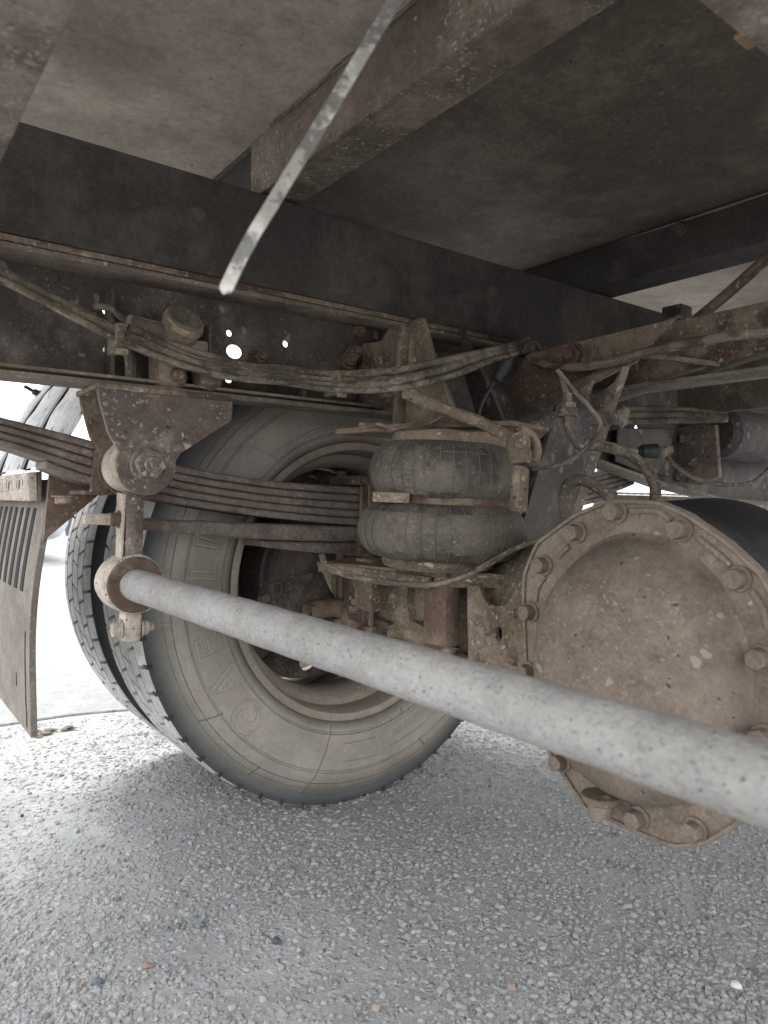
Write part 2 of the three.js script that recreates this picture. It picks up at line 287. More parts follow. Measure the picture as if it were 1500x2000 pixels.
{
  // exposed aggregate: stones half bedded in the concrete
  seed = 77; const geos = [];
  for (let v = 0; v < 4; v++) {
    let g = new THREE.IcosahedronGeometry(1, 1); g.deleteAttribute('uv'); g.deleteAttribute('normal'); g = mergeVertices(g);
    const p = g.attributes.position; for (let i = 0; i < p.count; i++) { const s = rr(.74, 1.12); p.setXYZ(i, p.getX(i) * s * rr(.9, 1.15), p.getY(i) * s * .85, p.getZ(i) * s * rr(.8, 1)); }
    geos.push(toCreasedNormals(g, .75));
  }
  const mat = new THREE.MeshStandardMaterial({ color: 0xffffff, roughness: .9 });
  const list = [[], [], [], []];
  for (let k = 0; k < 760000 && list[0].length < 110000; k++) {
    const d = .8 + Math.pow(rnd(), 1.5) * 3.4, s = rr(-.66, .66);
    const x = .601 * d + .799 * s * d, z = -.799 * d + .601 * s * d;
    if (z < -2.47 + .1 * x) continue;
    const patch = FA[(((z + 20) * 300 | 0) % N) * N + ((x + 20) * 300 | 0) % N];
    if (rnd() > .22 + .8 * (patch - .25)) continue;
    list[rnd() * 4 | 0].push([x, z]);
  }
  const g0 = new THREE.Group(); g0.name = 'aggregate_stones'; g0.userData = { label: 'small grey and tan stones bedded all over the concrete pavement', category: 'gravel', kind: 'stuff' }; scene.add(g0);
  const m4 = new THREE.Matrix4(), q = new THREE.Quaternion(), col = new THREE.Color();
  list.forEach((L, v) => {
    const I = new THREE.InstancedMesh(geos[v], mat, L.length); I.name = 'stone_bed'; I.userData = { kind: 'stuff' }; I.receiveShadow = I.castShadow = true;
    L.forEach(([x, z], i) => {
      const r = .0011 + .0054 * Math.pow(rnd(), 5.2);
      q.setFromEuler(new THREE.Euler(rr(-.4, .4), rr(0, 6.3), rr(-.4, .4)));
      m4.compose(V(x, r * rr(-.55, .08), z), q, V(r * rr(.9, 1.4), r, r * rr(.8, 1.1))); I.setMatrixAt(i, m4);
      const b = rr(.255, .35), w = rnd();
      if (w < .0015) col.setRGB(b * .8, b * .5, b * .4); else if (w < .03) col.setRGB(b * .5, b * .52, b * .56); else if (w < .4) col.setRGB(b * 1.03, b * .98, b * .91); else col.setRGB(b * .99, b, b * 1.01);
      I.setColorAt(i, col);
    });
    g0.add(I);
  });
  // loose single stones that the photo lets one pick out
  const stones = [[540, 1838, .0095, [.06, .07, .08], 'loose dark grey stone lying in the middle foreground'], [752, 1722, .005, [.42, .22, .14], 'small orange stone chip in front of the tyre'], [1000, 1928, .009, [.30, .22, .19], 'reddish stone at the bottom right of the foreground'], [1438, 1925, .0095, [.62, .62, .6], 'pale white pebble at the far right of the foreground'], [288, 1886, .008, [.27, .16, .13], 'small brick red stone at the lower left'], [395, 1806, .008, [.11, .13, .15], 'flat slate coloured stone left of the dark grey one'], [347, 1808, .0075, [.14, .16, .18], 'blue grey stone nearest the left of the slate pair'], [150, 1622, .008, [.28, .34, .42], 'bluish pebble on the bright pavement at left'], [190, 1918, .010, [.12, .14, .17], 'dark blue oval pebble at the bottom left corner area'], [735, 1968, .009, [.32, .25, .22], 'pinkish stone at the bottom edge of the picture'], [43, 1593, .006, [.04, .05, .06], 'black stone speck at the left edge of the pavement']];
  for (const [x, y, r0, c, lab] of stones) { const r = r0 * .74;
    const p = at(x, y, 'y', r * .45); const g = geos[2].clone().scale(r * 1.15, r, r * .95).rotateY(rr(0, 6)).translate(p.x, p.y, p.z);
    solo('loose_stone', g, flat(...c, { roughness: .85 }), lab, 'stone', p);
  }
  const dp = at(95, 1432, 'y', 0), gs = []; seed = 9;
  for (let i = 0; i < 16; i++) { const r = rr(.005, .012); gs.push(geos[i % 4].clone().scale(r * 1.8, r * .4, r).rotateY(rr(0, 6)).rotateX(rr(-.5, .5)).translate(dp.x + rr(-.04, .07), .005, dp.z + rr(-.02, .02))); }
  solo('dry_leaf_litter', gs, flat(.11, .085, .065), 'brown crumbled leaf litter on the pavement by the mud flap', 'litter', dp);
}

// ------------------------------------------------------------------ truck body: floor, cross beams, subframe
const ZR = -1.16;                                        // inner lip of the left chassis rail
{
  const t = thing('cargo_floor', 'dirty steel cargo bed floor seen from below with its cross beams', 'truck bed', V(1.5, 1.36, -.6));
  // three sheets between the cross beams
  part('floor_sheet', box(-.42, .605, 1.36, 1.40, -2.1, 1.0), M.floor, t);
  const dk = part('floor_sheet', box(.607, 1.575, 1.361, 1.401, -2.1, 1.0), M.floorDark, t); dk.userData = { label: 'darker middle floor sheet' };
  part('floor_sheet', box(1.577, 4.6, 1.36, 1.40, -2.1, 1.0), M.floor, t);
  const cross = (x0, x1, z0, z1, m) => {
    const c = part('cross_beam', rough(box(x0, x0 + .014, 1.255, 1.3585, z0, z1, .0045), .0005, 30), m, t);
    part('beam_flange', box(x0 + .0136, x1, 1.2562, 1.2675, z0, z1), m, c);
    part('beam_flange', box(x0 + .0145, x1 - .004, 1.345, 1.3575, z0, z1), m, c);
    return c;
  };
  cross(.598, .682, at(489, 330, 'x', .598).z, .9, M.beam); cross(1.53, 1.645, -2.05, .9, M.subframe);
  cross(2.5, 2.6, -2.05, .9, M.beam); cross(3.5, 3.6, -2.05, .9, M.beam);
  part('cross_beam_end', box(.615, .68, 1.262, 1.3588, -2.05, at(489, 330, 'x', .598).z - .001), M.black, t);
  // ragged weld / sealant seam where the first cross beam meets the floor
  const seam = []; seed = 12; for (let i = 0; i < 70; i++) { const z = -1.13 + i * .016; seam.push(V(.5935 + rr(-.002, .002), 1.3565 + rr(-.002, .001), z)); }
  part('weld_seam', tube(seam,   .0016, 240, 6), M.rust, t);
  // lower side rail of the bed on both flanks
  part('side_rail', box(-.42, 4.6, 1.30, 1.359, -2.16, -2.1025), M.beam, t);
  part('side_rail', box(-.42, 4.6, 1.30, 1.359, 1.0025, 1.06), M.beam, t);
  putBolt(hexBolt(.014, .012), M.rust, t, at(1330, 447, 'x', 1.53), V(-1, 0, 0));
}
{
  const t = thing('subframe_beam', 'black steel subframe beam lying along the top of the chassis rail', 'beam', V(1.5, 1.16, ZR));
  part('beam_web', box(-.42, 1.93, 1.083, 1.249, ZR - .07, ZR - .001, .004), M.subframe, t);
  part('packing_strip', rough(box(-.42, 1.93, 1.072, 1.0822, ZR - .068, ZR + .002, .002), .001, 80), M.rust, t);
  const q = at(1328, 612, 'z', ZR + .01);
  part('end_bracket', rough(box(q.x - .03, q.x + .03, q.y - .03, q.y + .02, ZR - .03, ZR + .03), .001), M.rail, t);
}
{
  const t = thing('near_crossmember', 'pale dirty frame crossmember closest to view at upper left corner', 'crossmember', V(.06, 1, -.6));
  part('beam_web', rough(box(-.1, .115, 1.0, 1.06, -1.155, -.26, .006), .0015, 40), M.nearBeam, t);
  part('beam_flange', box(-.11, .02, 1.062, 1.072, -1.155, -.26, .002), M.nearBeam, t);
}
{
  const t = thing('inner_longitudinal_beam', 'blurred rough steel beam crossing the upper right corner', 'beam', V(.8, 1.08, -.25));
  part('beam_web', rough(box(-.5, 3.2, 1.08, 1.25, -.298, -.23, .006), .0015, 40), M.nearBeam, t);
  const p = at(1410, 85, 'y', 1.10); part('yellow_tag', box(p.x - .012, p.x + .012, 1.09, 1.0945, -.3105, -.2985), flat(.22, .15, .07), t);
}

// ------------------------------------------------------------------ left chassis rail
{
  const t = thing('chassis_rail', 'dark channel section chassis rail running above the leaf spring', 'chassis rail', V(.9, .97, ZR));
  const zw = -1.225;
  const hole = (x, y, r, ry) => ({ c: at(x, y, 'z', zw), r, ry });
  // web with real holes, dropping towards the front beyond the axle
  const low = [[1.25, .868], [1.53, .821], [1.882, .757], [2.2, .722], [2.6, .708], [3.6, .70]];
  const web = [V(-.42, .885, zw), V(1.1, .885, zw), ...low.map(([x, y]) => V(x, y + .008, zw)), V(3.6, 1.064, zw), V(-.42, 1.064, zw)];
  const holes = [hole(210, 683, .0085), hole(210, 607, .009), hole(447, 651, .0062), hole(457, 687, .016, .013), hole(557, 672, .0065), hole(446, 743, .007, .005), hole(1242, 845, .014, .022), hole(1213, 793, .006), hole(1213, 836, .006, .009)];
  part('rail_web', plate(web, 'z', .008, holes), M.rail, t);
  part('top_flange', rough(box(-.42, 3.6, 1.062, 1.0705, zw + .004, ZR, .002), .0006, 50), M.beam, t);
  const bf = [[-.42, .878], [1.1, .878], ...low], ribbon = [];
  for (let i = 0; i < bf.length - 1; i++) ribbon.push(bar(V(bf[i][0], bf[i][1] + .004, (zw + ZR) / 2 + .003), V(bf[i + 1][0] + .004, bf[i + 1][1] + .004, (zw + ZR) / 2 + .003), Math.abs(zw - ZR) - .002, .009));
  part('bottom_flange', ribbon.map(g => rough(g, .0005, 60)), M.beam, t);
  part('dirt_ledge', rough(box(-.2, .88, .8895, .895, ZR - .045, ZR - .004, .002), .002, 45), M.dusty, t);
  // a second, inner stiffener plate with bolts beside the gusset
  for (const [x, y] of [[672, 708], [690, 650], [500, 700]]) putBolt(hexBolt(.013, .02, true, .012), M.rust, t, at(x, y, 'z', zw + .005), V(0, 0, 1), x);
}

// ------------------------------------------------------------------ spring hanger bracket with its pin
{
  const t = thing('spring_hanger', 'mud speckled steel hanger bracket with big hex pin under the rail', 'bracket', at(310, 760, 'z', -1.13));
  const P = (l, z) => l.map(([x, y]) => at(x, y, 'z', -1.13)).map(p => V(p.x, p.y, z));
  const c = at(287, 908, 'z', -1.13), pr = [];
  for (let k = 0; k <= 12; k++) { const a = (-205 + k * 18.5) * rad; pr.push(V(c.x + .048 * Math.cos(a), c.y + .048 * Math.sin(a), 0)); }
  const outline = z => [...P([[190, 753], [193, 775], [212, 845]], z), ...pr.map(p => V(p.x, p.y, z)), ...P([[452, 822], [456, 797], [454, 784]], z)];
  part('front_plate', rough(plate(outline(-1.13), 'z', .009, [], -1), .0004, 70), M.hanger, t);
  part('rear_plate', plate(outline(-1.232), 'z', .009, [], -1), M.rust, t);
  const a = at(192, 757, 'z', -1.13), b = at(452, 786, 'z', -1.13);
  part('top_plate', rough(box(a.x - .004, b.x, .868, .8775, -1.245, -1.127), .0008, 60), M.rust, t);
  const pin = part('pin_washer', cyl(V(c.x, c.y, -1.1298), V(c.x, c.y, -1.123), .0275, .0265, 36), M.hanger, t);
  const hx = new THREE.CylinderGeometry(.0222, .0232, .014, 6).rotateX(Math.PI / 2).rotateZ(.35).translate(c.x, c.y, -1.1155);
  part('pin_head', hx, M.hanger, pin);
  part('pin_end', [cyl(V(c.x + .002, c.y, -1.1085), V(c.x + .002, c.y, -1.103), .0135, .012, 24), cyl(V(c.x + .002, c.y, -1.103), V(c.x + .002, c.y, -1.0985), .006, .005, 14)], M.hanger, pin);
  putBolt(hexBolt(.009, .008), M.dusty, t, at(180, 762, 'z', -1.2), V(0, -1, .2));
}
// ------------------------------------------------------------------ anti-roll bar, its drop link
const BX = .38, BY = .562, BR = .0248;
{
  const t = thing('drop_link', 'dusty forged drop link joining the hanger pin to the roll bar end', 'link', V(.38, .7, -1.18));
  const c = at(287, 908, 'z', -1.13);
  part('upper_eye', rough(cyl(V(c.x, c.y, -1.226), V(c.x, c.y, -1.1415), .044, .044, 40, .004), .0008, 60), M.mud, t);
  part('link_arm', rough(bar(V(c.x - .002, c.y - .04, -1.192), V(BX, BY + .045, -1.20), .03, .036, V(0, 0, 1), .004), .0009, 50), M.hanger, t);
  part('lit_side_dust', rough(bar(V(c.x - .020, c.y - .045, -1.193), V(BX - .019, BY + .042, -1.201), .004, .034, V(0, 0, 1), .001), .0007, 60), M.mud, t);  // rear face layer: dust, with the lit side's brightness put into its colour
  const eye = rev([[.036, -.03], [.045, -.03], [.049, -.026], [.049, .026], [.045, .03], [.036, .03], [.036, -.03]], 48, 'z', V(BX, BY, -1.205), { crease: .5 });
  const e = part('lower_eye', rough(eye, .0008, 55), M.mud, t);
  part('bush', rev([[.0265, .030], [.0268, .033], [.0435, .033], [.046, .0305]], 44, 'z', V(BX, BY, -1.205)), M.rust, e);
  part('clamp_lug', rough(box(BX - .013, BX + .017, BY - .098, BY - .047, -1.222, -1.192, .006), .0015, 60), M.mud, t);
  putBolt(hexBolt(.013, .012, true, .008), M.mud, t, V(BX + .0175, BY - .076, -1.207), V(1, 0, 0), .2);
  putBolt(hexBolt(.013, .012, true), M.mud, t, V(BX - .0135, BY - .076, -1.207), V(-1, 0, 0), .4);
  putBolt(hexBolt(.012, .016, true), M.rust, t, V(BX - .018, .668, -1.196), V(-1, 0, .1));
  part('grease_fitting', rough(bar(V(BX - .034, .668, -1.196), V(BX - .075, .669, -1.199), .016, .018), .0008), M.mud, t);
}
{
  const t = thing('anti_roll_bar', 'thick pale dust coated round bar slanting across the whole foreground', 'bar', V(BX, BY, -.7));
  const pts = []; for (let i = 0; i <= 90; i++) pts.push(V(BX, BY - .0045 * (i / 63), -1.225 + i * (1.5 / 90)));
  let g = new THREE.TubeGeometry(new THREE.CatmullRomCurve3(pts), 220, BR, 36);
  const p = g.attributes.position; for (let i = 0; i < p.count; i++) { const z = p.getZ(i), f = lerp(1.06, .86, (z + 1.225) / 1.05) + .012 * Math.sin(z * 37) * Math.sin(z * 11 + 1) + .008 * Math.sin(z * 90 + p.getX(i) * 300); p.setX(i, BX + (p.getX(i) - BX) * f); p.setY(i, BY + (p.getY(i) - BY + .0045 * (z + 1.225) / 1.05) * f - .0045 * (z + 1.225) / 1.05); }
  const u = g.attributes.uv; for (let i = 0; i < u.count; i++) u.setXY(i, u.getX(i) * 1.5, u.getY(i) * 2 * Math.PI * BR);
  g.computeVertexNormals(); part('bar_shaft', g, M.bar, t, true);
}

// ------------------------------------------------------------------ leaf spring pack
const AX = .97, AY = .515;
{
  const ZF = -1.245, ZB = -1.335;
  const t = thing('leaf_spring', 'long stacked leaf spring passing behind the air bag above the axle', 'leaf spring', V(AX, .7, -1.29));
  const topL = path([[-260, 745], [0, 813], [185, 861], [352, 909], [530, 938], [720, 952]], 'z', ZF), botL = path([[-260, 850], [0, 884], [185, 949], [352, 986], [530, 1012], [720, 1028]], 'z', ZF);
  const interp = (L, x) => { x = x > AX ? AX - (x - AX) * .8 : x; if (x >= L[5].x) return L[5].y - .002; for (let i = 0; i < 5; i++) if (x <= L[i + 1].x || i === 4) { const k = (x - L[i].x) / (L[i + 1].x - L[i].x); const p0 = L[Math.max(0, i - 1)].y, p1 = L[i].y, p2 = L[i + 1].y, p3 = L[Math.min(5, i + 2)].y; return .5 * (2 * p1 + (p2 - p0) * k + (2 * p0 - 5 * p1 + 4 * p2 - p3) * k * k + (3 * p1 - p0 - 3 * p2 + p3) * k * k * k); } };
  const prof = (x0, x1, lo, hi, n = 36) => { const up = [], dn = []; for (let i = 0; i <= n; i++) { const x = lerp(x0, x1, i / n); up.push(V(x, hi(x), ZF)); dn.unshift(V(x, lo(x), ZF)); } return [...up, ...dn]; };
  const ends = [-.25, -.12, .02, .12, .26];
  for (let k = 0; k < 5; k++) {
    const f = (x, j) => lerp(interp(topL, x), interp(botL, x), j / 5);
    const lo = x => f(x, k + 1) + .0007 + (k === 4 ? 0 : .0002), hi = x => f(x, k) - .0007;
    part('spring_leaf', plate(prof(ends[k], [1.95, 1.94, 1.90, 1.86, 1.78][k], lo, hi), 'z', .09 - k * .0004, [], -1, .003), M.leaf, t);
  }
  // helper pack: two thicker leaves with a gap above
  const h1 = path([[283, 1013], [500, 1022], [720, 1030]], 'z', ZF), h2 = path([[283, 1036], [500, 1053], [720, 1058]], 'z', ZF), h3 = path([[513, 1068], [600, 1078], [720, 1084]], 'z', ZF);
  const para = L => { const [a, b, c] = L; return x => { x = AX - Math.abs(x - AX); if (x > c.x) return c.y; return a.y * (x - b.x) * (x - c.x) / ((a.x - b.x) * (a.x - c.x)) + b.y * (x - a.x) * (x - c.x) / ((b.x - a.x) * (b.x - c.x)) + c.y * (x - a.x) * (x - b.x) / ((c.x - a.x) * (c.x - b.x)); }; };
  part('helper_leaf', plate(prof(h1[0].x - .02, 2 * AX - h1[0].x + .02, para(h2), para(h1)), 'z', .09, [], -1, .004), M.leaf, t);
  part('helper_leaf', plate(prof(h3[0].x, 2 * AX - h3[0].x, para(h3), x => para(h2)(x) - .0022), 'z', .09, [], -1, .004), M.leaf, t);
  const c = at(200, 925, 'z', ZF);
  const clip = part('spring_clip', [rough(plate(path([[186, 872], [206, 880], [212, 962], [176, 962]], 'z', ZF + .008), 'z', .007, [], -1), .0005), box(c.x - .03, c.x + .018, .708, .7155, ZB - .004, ZF + .004)], M.rust, t);
  putBolt(hexBolt(.016, .012), M.dusty, t, V(.295, .706, -1.28), V(0, -1, 0));
  part('centre_clamp', [box(AX - .10, AX + .10, .655, .735, ZF + .0005, ZF + .012), box(AX - .11, AX + .11, .737, .757, ZB - .01, ZF + .016)], M.rust, t);
}

// ------------------------------------------------------------------ dual wheels
const TR = .522;
function canvas(w, h, f) { const c = document.createElement('canvas'); c.width = w; c.height = h; const x = c.getContext('2d'); f(x, w, h); return c; }
// sidewall: profile from the bead (r .33) outwards to the shoulder
const wallProf = []; { const P = [[.322, -.030], [.328, -.018], [.335, -.012], [.345, -.008], [.352, -.0045], [.36, -.002], [.385, .004], [.41, .0065], [.435, .006], [.452, .003], [.454, .001], [.468, -.003], [.470, -.005], [.484, -.010], [.4865, -.013], [.502, -.018], [.5165, -.0205]]; for (const [r, a] of P) wallProf.push([r, a]); }
const wallLen = (() => { const L = [0]; for (let i = 1; i < wallProf.length; i++) L.push(L[i - 1] + Math.hypot(wallProf[i][0] - wallProf[i - 1][0], wallProf[i][1] - wallProf[i - 1][1])); return L; })();
const vOf = r => { for (let i = 1; i < wallProf.length; i++) if (r <= wallProf[i][0]) return (wallLen[i - 1] + (wallLen[i] - wallLen[i - 1]) * (r - wallProf[i - 1][0]) / (wallProf[i][0] - wallProf[i - 1][0])) / wallLen[wallLen.length - 1]; return 1; };
const CW = 2048, CH = 512, mmX = CW / (2 * Math.PI * 395), mmY = CH / (wallLen[wallLen.length - 1] * 1000);
const uPix = deg => (1 - deg / 360) * CW, vPix = r => (1 - vOf(r)) * CH;
function sideMarks(x, kind) {                            // moulded lettering, rings and seams; kind: bump or colour
  const put = (deg, r, f) => { x.save(); x.translate(uPix(((deg % 360) + 360) % 360), vPix(r)); x.scale(mmX, mmY); f(); x.restore(); };
  const stroke = kind === 'bump' ? '#fff' : 'rgba(195,186,168,.4)', dark = kind === 'bump' ? '#000' : 'rgba(50,47,43,.28)';
  x.strokeStyle = stroke; x.fillStyle = stroke; x.lineJoin = 'round';
  x.font = 'bold 86px sans-serif'; x.textAlign = 'center'; x.textBaseline = 'alphabetic'; x.lineWidth = 3.2;
  [['A', 208.5], ['E', 196], ['O', 184.5], ['L', 173.5], ['U', 163], ['S', 151.5]].forEach(([ch, d]) => put(d, .363, () => { x.scale(1.05, 1); x.strokeText(ch, 0, 0); }));
  [['A', 28], ['E', 16], ['O', 5], ['L', 354], ['U', 343], ['S', 332]].forEach(([ch, d]) => put(d, .363, () => { x.scale(1.05, 1); x.strokeText(ch, 0, 0); }));
  for (const d of [222, 42]) put(d, .397, () => {          // round swirl emblem
    x.lineWidth = 2.4; x.beginPath(); x.arc(0, 0, 37, 0, 7); x.stroke(); x.beginPath(); x.arc(0, 0, 32.5, 0, 7); x.stroke();
    for (const s of [0, Math.PI]) for (const [ra, rb, a0, a1] of [[31, 5, 0, 3.5], [24, 5, .35, 3.5]]) { x.beginPath(); for (let i = 0; i <= 24; i++) { const k = i / 24, a = s + .9 + lerp(a0, a1, k), r = lerp(ra, rb, k * k); x.lineTo(r * Math.cos(a), r * Math.sin(a)); } x.stroke(); }
  });
  x.font = 'bold 15px sans-serif'; x.lineWidth = 1.2;
  'REGROOVABLE'.split('').forEach((ch, i) => put(300 - i * 2.35, .343, () => x.strokeText(ch, 0, 0)));
  // moulded boxes and fine rules (the small print in them is too worn to read)
  const frame = (d0, d1, r0, r1) => { x.lineWidth = 2; x.beginPath(); const n = 20; for (let i = 0; i <= n; i++) x.lineTo(uPix(lerp(d0, d1, i / n)), vPix(r0)); for (let i = n; i >= 0; i--) x.lineTo(uPix(lerp(d0, d1, i / n)), vPix(r1)); x.closePath(); x.stroke(); };
  frame(262, 276, .372, .412); frame(281, 304, .36, .405); frame(100, 128, .348, .372);
  seed = 21; for (const [d0, d1, r0, n] of [[264, 274, .377, 4], [284, 301, .372, 2], [103, 125, .353, 2]]) for (let k = 0; k < n; k++) { let d = d0; while (d < d1) { const w = rr(.25, .6); x.fillRect(uPix(d + w), vPix(r0 + k * .0085 + .0045), w * 5.6 * .7, 9); d += w * 1.5; } }
  // radial rules and cracks
  const radial = (d, r0, r1, w, sl = 0, c = stroke) => { x.strokeStyle = c; x.lineWidth = w; x.beginPath(); for (let i = 0; i <= 10; i++) x.lineTo(uPix(d + sl * i / 10 + (w < 3 ? .12 * Math.sin(i * 2) : 0)), vPix(lerp(r0, r1, i / 10))); x.stroke(); x.strokeStyle = stroke; };
  radial(256.5, .335, .49, 2.2, -5, dark); radial(293, .43, .462, 2.4, 2, dark); radial(128, .335, .44, 2, 8); radial(176, .425, .452, 2); radial(215, .43, .475, 2, -2, dark); radial(205, .345, .352, 3); radial(169, .34, .352, 3); radial(291, .34, .35, 3, 0, dark); radial(90, .34, .352, 3, 0, dark);
  radial(235, .46, .486, 2, -1, dark); radial(187, .46, .478, 2, 0);
  for (const [r, w, c] of [[.353, 3, dark], [.4325, 3, stroke], [.437, 2, dark], [.462, 3, dark], [.4765, 2, stroke], [.348, 2, stroke]]) { x.strokeStyle = c; x.lineWidth = w; x.beginPath(); x.moveTo(0, vPix(r)); x.lineTo(CW, vPix(r)); x.stroke(); }
}
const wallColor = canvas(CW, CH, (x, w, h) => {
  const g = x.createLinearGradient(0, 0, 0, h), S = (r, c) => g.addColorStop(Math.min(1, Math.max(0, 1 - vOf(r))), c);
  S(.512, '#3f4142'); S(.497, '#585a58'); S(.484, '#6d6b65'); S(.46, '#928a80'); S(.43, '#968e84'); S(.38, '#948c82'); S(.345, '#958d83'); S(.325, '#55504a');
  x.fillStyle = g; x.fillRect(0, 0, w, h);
  const im = x.getImageData(0, 0, w, h), D = im.data;
  for (let i = 0, yy = 0; yy < h; yy++) for (let xx = 0; xx < w; xx++, i += 4) { const a = FB[((yy * .3 | 0) % N) * N + (xx % N)], b = FC[((yy * .5 | 0) % N) * N + xx % N], c = FA[((yy * .6 | 0) % N) * N + (xx * 2) % N], k = 1 + .22 * (a - .5) + .14 * (b - .5) + .22 * (c - .5); D[i] *= k; D[i + 1] *= k; D[i + 2] *= k * (1 + .05 * (c - .5)); }
  x.putImageData(im, 0, 0); sideMarks(x, 'color');
});
const wallBump = canvas(CW, CH, (x, w, h) => { x.fillStyle = '#777'; x.fillRect(0, 0, w, h); sideMarks(x, 'bump'); });
const ctex = (c, s) => { const t = new THREE.CanvasTexture(c); if (s) t.colorSpace = THREE.SRGBColorSpace; t.wrapS = THREE.RepeatWrapping; t.anisotropy = 8; return t; };
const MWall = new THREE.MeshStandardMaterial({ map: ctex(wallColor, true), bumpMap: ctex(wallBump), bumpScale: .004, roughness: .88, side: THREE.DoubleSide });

function wheel(zIn, name, label, front) {                 // zIn: plane of the sidewall that faces the truck's middle
  const t = thing(name, label, 'wheel', V(AX, AY, zIn - .14), 'dual rear wheels');
  const c = V(AX, AY, zIn), W = .28, c2 = V(AX, AY, zIn - W);
  const ty = part('tyre', rev([[.512, -.021], [TR - .018, -.026], [TR - .015, -.04], [TR - .015, -.24], [TR - .018, -.254], [.512, -.259]], 180, 'z', c, { crease: .4 }), M.groove, t);
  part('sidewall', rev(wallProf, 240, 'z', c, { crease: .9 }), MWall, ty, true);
  part('sidewall', rev(wallProf.map(([r, a]) => [r, -a]).reverse(), 120, 'z', c2, { crease: .9 }), M.groove, ty);
  // tread: five ribs of skewed blocks; those on the visible rear arc are meshes of their own, the rest one part
  const rows = [[-.022, -.064, .5, .55], [-.072, -.112, .0, 1], [-.119, -.161, .5, -1], [-.168, -.208, .1, 1], [-.216, -.258, .6, -.55]], n = 56, rest = [];
  rows.forEach(([z0, z1, ph, sk], ri) => {
    for (let k = 0; k < n; k++) {
      const st = 2 * Math.PI / n, a0 = (k + ph) * st, gap = .0075 / TR, P = [], I = [];
      const edge = ri === 0 || ri === 4, seg = 3;
      for (let s = 0; s <= seg; s++) for (const [zz, sg] of [[z0, -.5], [z1, .5]]) for (const top of [1, 0]) {
        const a = a0 + gap / 2 + (st - gap) * s / seg + sg * sk * .22 * st, r = top ? TR - (edge && ((ri === 0) === (sg < 0)) ? .0045 : 0) : TR - .0165;
        const zj = zz + (top ? 0 : 0) + (s % seg === 0 ? 0 : .0012 * Math.sin(k * 3 + s * 2));
        P.push(AX + r * Math.cos(a), AY + r * Math.sin(a), zIn + zj);
      }
      const v = (s, side, b) => s * 4 + side * 2 + b;
      for (let s = 0; s < seg; s++) {
        I.push(v(s, 0, 0), v(s + 1, 0, 0), v(s + 1, 1, 0), v(s, 0, 0), v(s + 1, 1, 0), v(s, 1, 0));
        for (const d of [0, 1]) I.push(v(s, d, 0), v(s, d, 1), v(s + 1, d, 1), v(s, d, 0), v(s + 1, d, 1), v(s + 1, d, 0));
      }
      for (const s of [0, seg]) I.push(v(s, 0, 0), v(s, 1, 0), v(s, 1, 1), v(s, 0, 0), v(s, 1, 1), v(s, 0, 1));
      let g = new THREE.BufferGeometry(); g.setAttribute('position', new THREE.Float32BufferAttribute(P, 3)); g.setIndex(I); g = g.toNonIndexed(); g.computeVertexNormals();
      g = toCreasedNormals(g, .4); g.setAttribute('uv', new THREE.Float32BufferAttribute(new Float32Array(g.attributes.position.count * 2), 2));
      const deg = ((a0 / rad) % 360 + 360) % 360;
      if (deg > 160 && deg < 262) part('tread_block', g, M.tread, ty); else rest.push(g);
    }
  });
  if (front) {
    const nk = []; for (let k = 0; k < n; k++) { const a = (k + .44) * 2 * Math.PI / n, b = box(-.004, .004, .5085, .5208, -.034, -.0175, .001).rotateZ(a - Math.PI / 2); nk.push(b.translate(AX, AY, zIn)); }
    part('shoulder_notches', nk, M.black, ty).userData = { kind: 'stuff' };
  }
  const rp = part('tread_blocks', rest, M.tread, ty); rp.userData = { kind: 'stuff' };
  // rim: flange, bead seat, drop centre
  const rim = part('rim', rev([[.3205, -.034], [.327, -.028], [.3255, -.019], [.318, -.0165], [.309, -.020], [.303, -.035], [.300, -.07], [.286, -.082], [.272, -.105], [.270, -.17], [.285, -.195], [.298, -.205], [.300, -.25]], 160, 'z', c, { crease: .7 }), M.rim, t);
  const zd = zIn - (front ? .245 : .05), hs = []; for (let k = 0; k < 10; k++) { const a = (197 + k * 36) * rad; hs.push({ c: V(AX + .228 * Math.cos(a), AY + .228 * Math.sin(a), zd), r: .026 }); }
  const disc = []; for (let k = 0; k < 64; k++) disc.push(V(AX + .272 * Math.cos(k / 64 * 6.2832), AY + .272 * Math.sin(k / 64 * 6.2832), zd));
  part('wheel_disc', plate(disc, 'z', .012, hs), front ? M.drum : M.rim, t);
  return t;
}
wheel(-1.365, 'truck_wheel', 'inner rear wheel, big dusty tyre lettered on its sidewall facing the view', true);
wheel(-1.70, 'truck_wheel', 'outer rear wheel, mostly hidden, its lit tread showing left of the inner tyre', false);
